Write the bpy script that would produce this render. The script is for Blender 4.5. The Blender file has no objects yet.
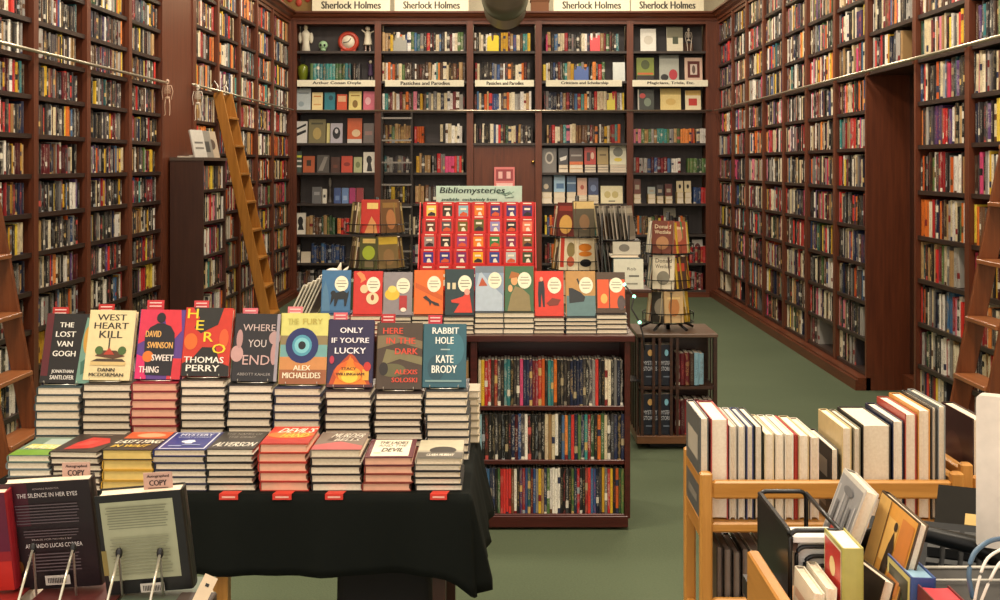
import bpy, math, random
from mathutils import Matrix, Vector
R = random.Random(7)
D = bpy.data
COL = bpy.context.scene.collection
F, CX, CY, H = 1250.0, 506.0, 165.0, 1.62
def PX(px, Y): return (px-CX)*Y/F
def PZ(py, Y): return H-(py-CY)*Y/F
rad = math.radians
# ------------------------------------------------------------------ materials
def lin(c):
    c = c/255.0
    return c/12.92 if c <= .04045 else ((c+.055)/1.055)**2.4
def rgb(h):
    return tuple(lin(int(h[i:i+2], 16)) for i in (0, 2, 4))
MC = {}
def mat(hexcol, rough=.55, metal=0.0, spec=.5, emis=0):
    k = (hexcol, rough, metal, spec, emis)
    if k in MC: return MC[k]
    m = D.materials.new('mat_'+hexcol); m.use_nodes = True
    nt = m.node_tree; b = nt.nodes['Principled BSDF']
    b.inputs['Roughness'].default_value = rough
    b.inputs['Metallic'].default_value = metal
    b.inputs['Specular IOR Level'].default_value = spec
    n = nt.nodes.new('ShaderNodeTexNoise'); n.inputs['Scale'].default_value = 45
    n.inputs['Detail'].default_value = 3
    tc = nt.nodes.new('ShaderNodeTexCoord'); nt.links.new(tc.outputs['Object'], n.inputs['Vector'])
    mx = nt.nodes.new('ShaderNodeMix'); mx.data_type = 'RGBA'
    c = rgb(hexcol)
    mx.inputs[6].default_value = (*[v*.86 for v in c], 1); mx.inputs[7].default_value = (*[min(1, v*1.14) for v in c], 1)
    nt.links.new(n.outputs['Fac'], mx.inputs[0]); nt.links.new(mx.outputs[2], b.inputs['Base Color'])
    if emis:
        b.inputs['Emission Color'].default_value = (*c, 1); b.inputs['Emission Strength'].default_value = emis
    MC[k] = m; return m
def wood(name, c1, c2, scale, rough=.4, axis='Z'):
    m = D.materials.new(name); m.use_nodes = True
    nt = m.node_tree; b = nt.nodes['Principled BSDF']; b.inputs['Roughness'].default_value = rough
    tc = nt.nodes.new('ShaderNodeTexCoord'); mp = nt.nodes.new('ShaderNodeMapping')
    s = {'X': (.06, 1, 1), 'Y': (1, .06, 1), 'Z': (1, 1, .06)}[axis]
    mp.inputs['Scale'].default_value = tuple(v*scale for v in s)
    n = nt.nodes.new('ShaderNodeTexNoise'); n.inputs['Scale'].default_value = 1; n.inputs['Detail'].default_value = 5
    n.inputs['Roughness'].default_value = .65
    r = nt.nodes.new('ShaderNodeValToRGB')
    r.color_ramp.elements[0].position = .3; r.color_ramp.elements[0].color = (*rgb(c1), 1)
    r.color_ramp.elements[1].position = .72; r.color_ramp.elements[1].color = (*rgb(c2), 1)
    nt.links.new(tc.outputs['Object'], mp.inputs['Vector']); nt.links.new(mp.outputs[0], n.inputs['Vector'])
    nt.links.new(n.outputs['Fac'], r.inputs[0]); nt.links.new(r.outputs[0], b.inputs['Base Color'])
    return m
W_MAH = wood('mahogany', '542919', '723b23', 34, .38)
W_MAHX = wood('mahogany_x', '542919', '723b23', 34, .38, 'X')
W_MAHY = wood('mahogany_y', '512716', '713b21', 34, .38, 'Y')
W_SHELF = wood('shelf_dark', '281b17', '3a2822', 30, .4, 'Y')
W_SHELFX = wood('shelf_dark_x', '332b29', '4b413d', 30, .4, 'X')
W_BACK = wood('back_dark', '2e2422', '40332f', 20, .6)
W_BACKR = wood('back_grey', '423c3d', '524b4b', 14, .5)
W_DARK = wood('cabinet_dark', '3b2219', '4e2e22', 40, .4)
W_CASE = wood('case_mahogany', '37130f', '501e19', 40, .3, 'X')
W_OAK = wood('golden_oak', 'b47a34', 'd69c50', 46, .35, 'X')
W_OAKZ = wood('golden_oak_z', 'b47a34', 'd69c50', 46, .35, 'Z')
W_OAKY = wood('golden_oak_y', 'a8702c', 'cc9044', 46, .35, 'Y')
W_LADD = wood('ladder_oak', '94601f', 'b87c34', 40, .35)
W_RED = wood('ladder_red', '5c2c14', '804420', 40, .35)
W_REDT = wood('ladder_tread', '8a5230', 'a86a40', 40, .3, 'Y')
METAL = mat('c9c4bb', .3, 1.0)
BRONZE = mat('b9b09c', .3, .8)
BLACK = mat('121214', .45)
WIRE = mat('1c1b1b', .35, .6)
PAGE = None
def make_page():
    m = D.materials.new('page_edges'); m.use_nodes = True
    nt = m.node_tree; b = nt.nodes['Principled BSDF']; b.inputs['Roughness'].default_value = .85
    tc = nt.nodes.new('ShaderNodeTexCoord'); mp = nt.nodes.new('ShaderNodeMapping'); mp.inputs['Scale'].default_value = (6, 6, 6)
    n = nt.nodes.new('ShaderNodeTexNoise'); n.inputs['Scale'].default_value = 30; n.inputs['Detail'].default_value = 2
    oi = nt.nodes.new('ShaderNodeObjectInfo')
    r = nt.nodes.new('ShaderNodeValToRGB')
    r.color_ramp.elements[0].color = (*rgb('dccab0'), 1); r.color_ramp.elements[0].position = .1
    r.color_ramp.elements[1].color = (*rgb('f8ecd8'), 1); r.color_ramp.elements[1].position = .8
    ad = nt.nodes.new('ShaderNodeMath'); ad.operation = 'MULTIPLY_ADD'; ad.inputs[1].default_value = .6
    mu = nt.nodes.new('ShaderNodeMath'); mu.operation = 'MULTIPLY'; mu.inputs[1].default_value = .4
    nt.links.new(tc.outputs['Object'], mp.inputs[0]); nt.links.new(mp.outputs[0], n.inputs['Vector'])
    nt.links.new(oi.outputs['Random'], mu.inputs[0])
    nt.links.new(n.outputs['Fac'], ad.inputs[0]); nt.links.new(mu.outputs[0], ad.inputs[2])
    nt.links.new(ad.outputs[0], r.inputs[0]); nt.links.new(r.outputs[0], b.inputs['Base Color'])
    return m
PAGE = make_page()
PAGE_Y = mat('e6c878', .85); PAGE_P = mat('e9b49a', .85)
def make_bookmat():
    m = D.materials.new('book_spines'); m.use_nodes = True
    nt = m.node_tree; L = nt.links.new; b = nt.nodes['Principled BSDF']; b.inputs['Roughness'].default_value = .42
    def N(t, **k):
        n = nt.nodes.new(t)
        for a, v in k.items(): setattr(n, a, v)
        return n
    def M(op, a, bb=None, c=None):
        n = N('ShaderNodeMath', operation=op)
        for i, v in enumerate((a, bb, c)):
            if v is None: continue
            if isinstance(v, (int, float)): n.inputs[i].default_value = v
            else: L(v, n.inputs[i])
        return n.outputs[0]
    ca = N('ShaderNodeVertexColor', layer_name='Col'); cb = N('ShaderNodeVertexColor', layer_name='Col2')
    uv = N('ShaderNodeUVMap', uv_map='UVMap'); sp = N('ShaderNodeSeparateXYZ'); L(uv.outputs[0], sp.inputs[0])
    u, v = sp.outputs[0], sp.outputs[1]
    fu = M('FRACT', u); iu = M('FLOOR', u)
    du = M('ABSOLUTE', M('SUBTRACT', fu, .5))
    on = M('GREATER_THAN', fu, .001)
    rnd = M('FRACT', M('MULTIPLY', iu, .37731))
    rnd2 = M('FRACT', M('MULTIPLY', iu, .7129))
    # lettering: noise blocks running along the spine
    cmb = N('ShaderNodeCombineXYZ'); L(M('MULTIPLY', u, 3.1), cmb.inputs[0]); L(M('MULTIPLY', v, 44), cmb.inputs[1])
    nz = N('ShaderNodeTexNoise'); nz.inputs['Scale'].default_value = 1.0; nz.inputs['Detail'].default_value = 2; L(cmb.outputs[0], nz.inputs['Vector'])
    strip = M('LESS_THAN', du, .27)
    vlo = M('GREATER_THAN', v, M('MULTIPLY_ADD', rnd, .25, .12)); vhi = M('LESS_THAN', v, M('MULTIPLY_ADD', rnd2, .2, .7))
    let = M('MULTIPLY', M('MULTIPLY', M('MULTIPLY', strip, M('MULTIPLY', vlo, vhi)), M('GREATER_THAN', nz.outputs['Fac'],   .53)), .5)
    # bands: publisher block at the foot, colour block higher up
    band = M('MULTIPLY', M('LESS_THAN', v, M('MULTIPLY', rnd2, .15)), M('GREATER_THAN', rnd, .7))
    b2 = M('MULTIPLY', M('LESS_THAN', M('ABSOLUTE', M('SUBTRACT', v, M('MULTIPLY_ADD', rnd, .6, .2))), M('MULTIPLY', rnd2, .09)), M('GREATER_THAN', rnd2, .75))
    fac = M('MULTIPLY', M('MAXIMUM', M('MAXIMUM', let, band), b2), on)
    # picture-like mottling on the jackets
    cm2 = N('ShaderNodeCombineXYZ'); L(M('MULTIPLY', u, 1.3), cm2.inputs[0]); L(M('MULTIPLY', v, 5), cm2.inputs[1])
    n2 = N('ShaderNodeTexNoise'); n2.inputs['Scale'].default_value = 1.0; n2.inputs['Detail'].default_value = 3; L(cm2.outputs[0], n2.inputs['Vector'])
    mo = M('MULTIPLY', M('MULTIPLY', M('GREATER_THAN', n2.outputs['Fac'], .54), on), M('MULTIPLY', M('GREATER_THAN', rnd, .5), .25))
    fac = M('MAXIMUM', fac, mo)
    mx = N('ShaderNodeMix', data_type='RGBA'); L(fac, mx.inputs[0]); L(ca.outputs[0], mx.inputs[6]); L(cb.outputs[0], mx.inputs[7])
    L(mx.outputs[2], b.inputs['Base Color'])
    return m
BOOK = make_bookmat()
# ------------------------------------------------------------------ mesh builder
def T(x, y, z): return Matrix.Translation((x, y, z))
def RX(a): return Matrix.Rotation(rad(a), 4, 'X')
def RY(a): return Matrix.Rotation(rad(a), 4, 'Y')
def RZ(a): return Matrix.Rotation(rad(a), 4, 'Z')
I4 = Matrix.Identity(4)
class MB:
    def __init__(s): s.v = []; s.f = []; s.m = []; s.s = []; s.uv = []; s.c1 = []; s.c2 = []; s.col = False
    def add(s, vs, fs, m=0, M=None, smooth=False, uvs=None, c1=(1, 1, 1), c2=(1, 1, 1)):
        o = len(s.v)
        if M is None: s.v += [tuple(p) for p in vs]
        else: s.v += [tuple(M @ Vector(p)) for p in vs]
        for i, f in enumerate(fs):
            s.f.append(tuple(o+k for k in f)); s.m.append(m); s.s.append(smooth)
            s.uv.append(uvs[i] if uvs else None); s.c1.append(c1); s.c2.append(c2)
        return s
    def box(s, x0, x1, y0, y1, z0, z1, m=0, M=None, c=0):
        if c <= 0:
            vs = [(x, y, z) for z in (z0, z1) for y in (y0, y1) for x in (x0, x1)]
            fs = [(0, 2, 3, 1), (4, 5, 7, 6), (0, 1, 5, 4), (2, 6, 7, 3), (0, 4, 6, 2), (1, 3, 7, 5)]
            return s.add(vs, fs, m, M)
        # chamfered box: octagonal rings
        vs = []
        def ring(z, i):
            a, b_, cc, d = x0+i, x1-i, y0+i, y1-i
            return [(a+c, cc, z), (b_-c, cc, z), (b_, cc+c, z), (b_, d-c, z), (b_-c, d, z), (a+c, d, z), (a, d-c, z), (a, cc+c, z)]
        for z, i in ((z0, c), (z0+c, 0), (z1-c, 0), (z1, c)): vs += ring(z, i)
        fs = [tuple(range(7, -1, -1)), tuple(range(24, 32))]
        for k in range(3):
            for j in range(8):
                a = k*8+j; b_ = k*8+(j+1) % 8
                fs.append((a, b_, b_+8, a+8))
        return s.add(vs, fs, m, M)
    def tube(s, path, r, m=0, n=6, M=None, closed=False):
        P = [Vector(p) for p in path]; vs = []; fs = []
        K = len(P)
        for i, p in enumerate(P):
            a = P[i-1] if (i or closed) else p; b_ = P[(i+1) % K] if (i < K-1 or closed) else p
            d = (b_-a).normalized() if (b_-a).length > 1e-9 else Vector((0, 0, 1))
            up = Vector((0, 0, 1)) if abs(d.z) < .9 else Vector((1, 0, 0))
            e1 = d.cross(up).normalized(); e2 = d.cross(e1)
            rr = r[i] if isinstance(r, (list, tuple)) else r
            for k in range(n):
                t = 2*math.pi*k/n
                vs.append(p+e1*math.cos(t)*rr+e2*math.sin(t)*rr)
        for i in range(K if closed else K-1):
            for k in range(n):
                a = i*n+k; b_ = i*n+(k+1) % n; j = ((i+1) % K)*n
                fs.append((a, j+k, j+(k+1) % n, b_))
        if not closed:
            fs.append(tuple(range(n))); fs.append(tuple((K-1)*n+k for k in range(n-1, -1, -1)))
        return s.add(vs, fs, m, M, True)
    def lathe(s, prof, m=0, n=16, M=None, smooth=True):
        vs = []; fs = []
        for r_, z in prof:
            for k in range(n):
                t = 2*math.pi*k/n; vs.append((r_*math.cos(t), r_*math.sin(t), z))
        for i in range(len(prof)-1):
            for k in range(n):
                a = i*n+k; b_ = i*n+(k+1) % n
                fs.append((a, b_, b_+n, a+n))
        fs.append(tuple(range(n-1, -1, -1))); fs.append(tuple((len(prof)-1)*n+k for k in range(n)))
        return s.add(vs, fs, m, M, smooth)
    def ell(s, c, r, m=0, M=None, n=10, k=7):
        pr = [(max(1e-4, math.sin(math.pi*i/k)), -math.cos(math.pi*i/k)) for i in range(k+1)]
        MM = (M or I4) @ T(*c) @ Matrix.Diagonal((r[0], r[1], r[2], 1))
        return s.lathe(pr, m, n, MM)
    def poly(s, pts, y, m=0, M=None, th=0):
        # polygon in local x/z plane at depth y, facing -y
        n = len(pts)
        if th <= 0:
            ar = sum(pts[i][0]*pts[(i+1) % n][1]-pts[(i+1) % n][0]*pts[i][1] for i in range(n))
            q = pts if ar > 0 else pts[::-1]
            return s.add([(p[0], y, p[1]) for p in q], [tuple(range(n))], m, M)
        vs = [(p[0], y, p[1]) for p in pts]+[(p[0], y+th, p[1]) for p in pts]
        fs = [tuple(range(n)), tuple(range(2*n-1, n-1, -1))]+[(i, (i+1) % n+0, (i+1) % n+n, i+n) for i in range(n)]
        return s.add(vs, fs, m, M)
    def build(s, name, mats, parent=None, loc=None, rot=None, bm=None):
        me = D.meshes.new(name); me.from_pydata(s.v, [], s.f)
        for mm in (mats if isinstance(mats, (list, tuple)) else [mats]): me.materials.append(mm)
        me.polygons.foreach_set('material_index', s.m); me.polygons.foreach_set('use_smooth', s.s)
        if s.col:
            uvl = me.uv_layers.new(name='UVMap'); a = []; c1 = []; c2 = []
            for i, f in enumerate(s.f):
                u = s.uv[i]
                for k in range(len(f)):
                    a += list(u[k]) if u else [0.0, 0.0]
                    c1 += [*s.c1[i], 1.0]; c2 += [*s.c2[i], 1.0]
            uvl.data.foreach_set('uv', a)
            A = me.color_attributes.new('Col', 'FLOAT_COLOR', 'CORNER'); A.data.foreach_set('color', c1)
            B = me.color_attributes.new('Col2', 'FLOAT_COLOR', 'CORNER'); B.data.foreach_set('color', c2)
        me.update()
        o = D.objects.new(name, me); COL.objects.link(o)
        if parent: o.parent = parent
        if loc is not None: o.location = loc
        if rot is not None: o.rotation_euler = rot
        return o
TXT = {}
def text_geo(t):
    if t in TXT: return TXT[t]
    cu = D.curves.new('t', 'FONT'); cu.body = t; cu.resolution_u = 2; cu.size = 1
    ob = D.objects.new('t', cu); COL.objects.link(ob)
    bpy.context.view_layer.update()
    dg = bpy.context.evaluated_depsgraph_get()
    me = D.meshes.new_from_object(ob.evaluated_get(dg))
    vs = [(v.co.x, v.co.y) for v in me.vertices]; fs = [tuple(p.vertices) for p in me.polygons]
    D.objects.remove(ob); D.curves.remove(cu); D.meshes.remove(me)
    x0 = min(v[0] for v in vs); x1 = max(v[0] for v in vs); y0 = min(v[1] for v in vs); y1 = max(v[1] for v in vs)
    vs = [((a-x0)/(x1-x0), (b-y0)/(y1-y0)) for a, b in vs]
    TXT[t] = (vs, fs); return TXT[t]
def put_text(mb, t, x0, x1, z0, z1, y, m, M=None, shear=0, bold=0):
    vs, fs = text_geo(t)
    offs = [0] if not bold else [-bold, bold]
    for k, o in enumerate(offs):
        P = [(x0+o+a*(x1-x0)+shear*b*(z1-z0), y-k*.00005, z0+b*(z1-z0)) for a, b in vs]
        # font faces point to +z in the text plane: here they face -y
        mb.add(P, fs, m, M)
def meta(o, label, cat, group=None, kind=None):
    if label: o['label'] = label
    if cat: o['category'] = cat
    if group: o['group'] = group
    if kind: o['kind'] = kind
    return o
def empty(name, label, cat, loc=(0, 0, 0), rot=(0, 0, 0), group=None):
    o = D.objects.new(name, None); COL.objects.link(o); o.empty_display_size = .05
    o.location = loc; o.rotation_euler = rot
    return meta(o, label, cat, group)
def emptyM(name, label, cat, M, group=None):
    o = empty(name, label, cat, group=group)
    o.location = M.to_translation(); o.rotation_euler = M.to_euler(); return o
def struct(mb, name, mats, **k):
    o = mb.build(name, mats, **k); o['kind'] = 'structure'; return o
ORD = ['', 'first', 'second', 'third', 'fourth', 'fifth', 'sixth', 'seventh', 'eighth', 'ninth', 'tenth', 'eleventh', 'twelfth']
def ordn(i):
    if i < len(ORD): return ORD[i]
    suf = 'th' if 10 < i % 100 < 14 else {1: 'st', 2: 'nd', 3: 'rd'}.get(i % 10, 'th')
    return f'{i}{suf}'
# ------------------------------------------------------------------ the room
XR, XL, YB = 2.6, -2.65, 15.34
DP = .30
ZT = 3.39
def carpet():
    m = D.materials.new('green_carpet'); m.use_nodes = True
    nt = m.node_tree; b = nt.nodes['Principled BSDF']; b.inputs['Roughness'].default_value = .95
    b.inputs['Specular IOR Level'].default_value = .1
    tc = nt.nodes.new('ShaderNodeTexCoord')
    n = nt.nodes.new('ShaderNodeTexNoise'); n.inputs['Scale'].default_value = 120; n.inputs['Detail'].default_value = 4
    n2 = nt.nodes.new('ShaderNodeTexNoise'); n2.inputs['Scale'].default_value = 1.2
    r = nt.nodes.new('ShaderNodeValToRGB')
    r.color_ramp.elements[0].color = (*rgb('424b3a'), 1); r.color_ramp.elements[1].color = (*rgb('616c56'), 1)
    ma = nt.nodes.new('ShaderNodeMath'); ma.operation = 'MULTIPLY_ADD'; ma.inputs[1].default_value = .6
    mu = nt.nodes.new('ShaderNodeMath'); mu.operation = 'MULTIPLY'; mu.inputs[1].default_value = .4
    L = nt.links.new
    L(tc.outputs['Object'], n.inputs['Vector']); L(tc.outputs['Object'], n2.inputs['Vector'])
    L(n2.outputs['Fac'], mu.inputs[0]); L(n.outputs['Fac'], ma.inputs[0]); L(mu.outputs[0], ma.inputs[2])
    L(ma.outputs[0], r.inputs[0]); L(r.outputs[0], b.inputs['Base Color'])
    bp = nt.nodes.new('ShaderNodeBump'); bp.inputs['Strength'].default_value = .4; bp.inputs['Distance'].default_value = .004
    L(n.outputs['Fac'], bp.inputs['Height']); L(bp.outputs[0], b.inputs['Normal'])
    return m
struct(MB().box(-3.4, 3.4, -.5, 16.2, -.1, 0), 'floor', carpet())
CREAM = mat('d9d0b6', .8); CEIL = mat('cfc8b4', .9)
struct(MB().box(-3.4, -3.1, -.5, 16.2, 0, 4.8), 'wall_left', CREAM)
struct(MB().box(3.1, 3.4, -.5, 16.2, 0, 4.8), 'wall_right', CREAM)
struct(MB().box(-3.1, 3.1, 16.0, 16.2, 0, 4.8), 'wall_back', CREAM)
struct(MB().box(-3.4, 3.4, -.5, 16.2, 4.8, 4.9), 'ceiling', CEIL)
# crown mouldings and pilasters
def prism_y(mb, prof, y0, y1, m=0):
    n = len(prof)
    vs = [(x, y0, z) for x, z in prof]+[(x, y1, z) for x, z in prof]
    fs = [tuple(range(n)), tuple(range(2*n-1, n-1, -1))]+[(i, i+n, (i+1) % n+n, (i+1) % n) for i in range(n)]
    mb.add(vs, fs, m)
def prism_x(mb, prof, x0, x1, m=0):
    n = len(prof)
    vs = [(x0, y, z) for y, z in prof]+[(x1, y, z) for y, z in prof]
    fs = [tuple(range(n)), tuple(range(2*n-1, n-1, -1))]+[(i, i+n, (i+1) % n+n, (i+1) % n) for i in range(n)]
    mb.add(vs, fs, m)
crown = [(0, 0), (.015, 0), (.02, .03), (.05, .05), (.065, .08), (.09, .09), (.09, .11), (-.3, .11), (-.3, 0)]
mb = MB(); prism_x(mb, [(YB-a, ZT+b) for a, b in crown], XL, XR); struct(mb, 'trim_1', W_MAHX)
mb = MB(); prism_y(mb, [(XL+a, ZT+b) for a, b in crown], 5.5, YB); struct(mb, 'trim_2', W_MAHY)
mb = MB(); prism_y(mb, [(XR-a, ZT+b) for a, b in crown], 5.5, YB); struct(mb, 'trim_3', W_MAHY)
# corner pilasters by the back wall
struct(MB().box(XL, PX(293.5, YB), YB, YB+.04, 0, ZT), 'trim_4', W_MAH)
struct(MB().box(PX(709, YB), XR, YB, YB+.04, 0, ZT), 'trim_5', W_MAH)
# wide panel between the two parts of the left wall
mb = MB(); mb.box(XL-.3, XL, 9.63+.0, 10.62, 0, ZT)
mb.box(XL, XL+.012, 9.63, 9.71, 0, ZT); mb.box(XL, XL+.012, 10.54, 10.62, 0, ZT)
struct(mb, 'trim_6', W_MAH)
# ------------------------------------------------------------------ books
PAL = {  # name: hex list
 'black': ['141416', '1b1a1d', '221d1f'], 'charcoal': ['2f2e31', '3a383b', '454045'], 'brown': ['4d3323', '6a472f', '3c271d'],
 'cream': ['d9c9a4', 'e4d8bd', 'cfc0a0'], 'white': ['e8e3da', 'dcd7d0', 'f0ebe0'], 'red': ['b3262a', '8f1f26', 'd23a33'],
 'maroon': ['5b1620', '701f28', '48121b'], 'blue': ['2c4a7c', '3d6690', '27406b'], 'navy': ['1a2340', '232c4c', '151b33'],
 'teal': ['2c7076', '3a8a86', '1f5358'], 'green': ['3d5f35', '55733f', '2b4a2f'], 'yellow': ['d9b233', 'e6c84a', 'c89a26'],
 'orange': ['d9702a', 'c65a22', 'e58b45'], 'pink': ['d04a78', 'd97f93', 'c23a5c'], 'grey': ['8a8784', '6f6d6c', 'a5a19b'],
 'purple': ['4a3060', '5f4477', '3a2650'], 'tan': ['a8865a', 'bb9a6c', '94734a'], 'light blue': ['7fa6b8', '93b7c4', '6c95ac']}
def pick(w):
    ks = list(w); t = R.random()*sum(w.values())
    for k in ks:
        t -= w[k]
        if t <= 0: return k
    return ks[-1]
MIXR = dict(black=24, charcoal=15, brown=9, cream=14, white=10, red=8, maroon=6, blue=3, navy=4, teal=3, green=3, yellow=3, orange=5, pink=6, grey=10, purple=2, tan=7)
MIXL = dict(black=40, charcoal=24, brown=12, cream=8, white=8, red=7, maroon=8, blue=3, navy=5, teal=1, green=3, yellow=5, orange=3, purple=3, grey=12, tan=6)
MIXF = dict(black=20, charcoal=14, brown=10, cream=13, white=8, red=12, maroon=7, blue=3, navy=3, teal=2, green=3, yellow=5, orange=9, pink=3, grey=8, tan=9)
MIXB = dict(black=10, charcoal=8, brown=13, cream=16, white=9, red=7, maroon=6, blue=6, navy=4, teal=4, green=5, yellow=5, orange=6, pink=2, grey=8, tan=11)
UID = [0]
def colr(n): return rgb(R.choice(PAL[n]))
PCOL = rgb('f0e4cf')
def spine_book(mb, t, d, h, c, M, c2=None):
    """shelf book: thickness t along x, depth d along +y, spine facing -y, base z=0 ; bulged spine, open page block at top"""
    UID[0] += 1; i = UID[0] % 4096
    if c2 is None:
        L = sum(c)/3
        c2 = rgb(R.choice(['e4dccb', 'cfc8b8', 'a89878', '9aa0a6', 'b8504a', 'c4a468', 'd8d2c6', '7d7468'])) if L < .22 else rgb(R.choice(['1a1a1c', '7c1f22', '2a2f4c', '5b3a22']))
    b = min(.006, t*.22); q = t*.22; e = .0022
    P = [(0, b*.9), (q, 0), (t-q, 0), (t, b*.9), (t, d), (0, d)]
    vs = [(x, y, 0) for x, y in P]+[(x, y, h) for x, y in P]
    us = [.02, .25, .75, .98]
    fs = [(0, 1, 7, 6), (1, 2, 8, 7), (2, 3, 9, 8)]
    uv = [[(i+us[k], 0), (i+us[k+1], 0), (i+us[k+1], 1), (i+us[k], 1)] for k in range(3)]
    mb.add(vs, fs, 0, M, True, uv, c, c2)
    vs2 = [vs[k] for k in (0, 3, 4, 5, 6, 9, 10, 11)]
    mb.add(vs2, [(1, 2, 6, 5), (3, 0, 4, 7), (0, 3, 2, 1)], 0, M, False, None, c, c)
    # top: cover rim at the spine plus page block a little lower
    z = h-e
    mb.add([(0, b, h), (q, 0, h), (t-q, 0, h), (t, b, h), (t, b+.004, h), (0, b+.004, h)], [(0, 1, 2, 3, 4, 5)], 0, M, False, None, c, c)
    g = min(.0025, t*.12)
    mb.add([(g, b+.004, z), (t-g, b+.004, z), (t-g, d-.003, z), (g, d-.003, z), (g, d-.003, .002), (t-g, d-.003, .002)],
           [(0, 1, 2, 3), (3, 2, 5, 4)], 0, M, False, None, PCOL, PCOL)
    mb.col = True
def fill_run(mb, x0, x1, hmax, M, mix, d=.15, hr=(.19, .235), tr=(.018, .04), indiv=None, gap=.0, lean=.05, seq=None):
    """books from x0 to x1 along local x; indiv = callback(k, name) -> makes individual objects"""
    x = x0; k = 0; runs = 0; cn = None; hh = 0; ch = None
    while x < x1-.012:
        if seq:
            if k >= len(seq): break
            cn = seq[k]; c = colr(cn); t = R.uniform(*tr); h = R.uniform(*hr)
        elif runs > 0:
            runs -= 1; t = tt
        else:
            cn = pick(mix); c = colr(cn); t = R.uniform(*tr); h = R.uniform(*hr)
            if R.random() < .08: runs = R.randint(1, 3); 
            tt = t
        h2 = min(h, hmax-.012)
        if x+t > x1: break
        k += 1
        dy = R.uniform(0, .012)
        MM = M @ T(x, dy, 0)
        if R.random() < lean: MM = MM @ RY(R.uniform(-3.5, 3.5)) @ T(0, 0, .001)
        if indiv: indiv(k, cn, t, d, h2, c, MM)
        else: spine_book(mb, t, d, h2, c, MM)
        x += t+.0008
        if gap and R.random() < gap: x += R.uniform(.01, .05)
    return k
# hardcover: canonical - width along x (centred), height z from 0, front at y=0, back at y=t, spine at -x
def hard_geo(w, h, t, front_hex, art, mats, MM, mirror=False):
    MA_ = MM
    if mirror: MM = MM @ Matrix.Diagonal((-1, 1, 1, 1))
    """returns cover MB; mats list is extended"""
    mb = MB(); bt = .0024
    def mi(hx, rough=.38):
        m = mat(hx, rough)
        if m not in mats: mats.append(m)
        return mats.index(m)
    base = mi(front_hex)
    mb.box(-w/2, w/2, 0, bt, 0, h, base, MM)
    mb.box(-w/2, w/2, t-bt, t, 0, h, base, MM)
    # rounded spine
    n = 5; vs = []
    for k in range(n+1):
        a = math.pi*k/n; y = t/2-math.cos(a)*t/2; x = -w/2-math.sin(a)*.004
        vs += [(x, y, 0), (x, y, h)]
    fs = [(2*k, 2*k+1, 2*k+3, 2*k+2) for k in range(n)]
    fs += [tuple(2*k for k in range(n+1)), tuple(2*k+1 for k in range(n, -1, -1))]
    mb.add(vs, fs, base, MM, False)
    off = -.0004; MM = MA_
    for a in art:
        if a[0] == 'r': _, u0, u1, v0, v1, c = a; mb.poly([(-w/2+u0*w, v0*h), (-w/2+u1*w, v0*h), (-w/2+u1*w, v1*h), (-w/2+u0*w, v1*h)], off, mi(c), MM)
        elif a[0] == 'e':
            _, cu, cv, ru, rv, c = a; mb.poly([(-w/2+cu*w+math.cos(2*math.pi*k/20)*ru*w, cv*h+math.sin(2*math.pi*k/20)*rv*h) for k in range(20)], off, mi(c), MM)
        elif a[0] == 'p': mb.poly([(-w/2+u*w, v*h) for u, v in a[1]], off, mi(a[2]), MM)
        elif a[0] == 't':
            _, s_, u0, u1, v0, v1, c = a[:7]
            put_text(mb, s_, -w/2+u0*w, -w/2+u1*w, v0*h, v1*h, off, mi(c), MM, a[7] if len(a) > 7 else 0, .0006 if len(a) > 8 else 0)
        off -= .0003
    return mb
def page_geo(w, h, t, MM):
    mb = MB(); bt = .0024; g = .003
    # slightly concave fore edge
    n = 4; P = [(-w/2+.001, bt)]
    for k in range(n+1):
        a = k/n; P.append((w/2-g-.0035*math.sin(math.pi*a), bt+a*(t-2*bt)))
    P.append((-w/2+.001, t-bt))
    m = len(P)
    vs = [(x, y, g) for x, y in P]+[(x, y, h-g) for x, y in P]
    mb.add(vs, [tuple(range(m-1, -1, -1)), tuple(range(m, 2*m))]+[(i, (i+1) % m, (i+1) % m+m, i+m) for i in range(m)], 0, MM)
    return mb
def hardcover(label, w, h, t, hexc, art, M, group=None, lying=False, page=None, name='hardcover_book', cat='book', mirror=False):
    root = emptyM(name, label, cat, M, group)
    MM = I4
    if lying: MM = T(0, -h/2, t) @ RX(-90)
    mats = []
    cov = hard_geo(w, h, t, hexc, art, mats, MM, mirror)
    cov.build('cover', mats, root)
    page_geo(w, h, t, MM @ Matrix.Diagonal((-1, 1, 1, 1)) if mirror else MM).build('page_block', page or PAGE, root)
    return root
STK = {}
def stack_book(label, w, l, t, hexc, M, group, page=None):
    """plain book lying in a stack, sharing meshes"""
    key = (round(w, 3), round(l, 3), round(t, 4), hexc, page.name if page else '')
    root = emptyM('hardcover_book', label, 'book', M, group)
    if key not in STK:
        mats = []; MM = T(0, -l/2, t) @ RX(-90)
        a = hard_geo(w, l, t, hexc, [], mats, MM).build('cover', mats, root)
        b = page_geo(w, l, t, MM).build('page_block', page or PAGE, root)
        STK[key] = (a, b)
    else:
        for s_ in STK[key]:
            c = s_.copy(); c.parent = root; COL.objects.link(c)
    return root
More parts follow.
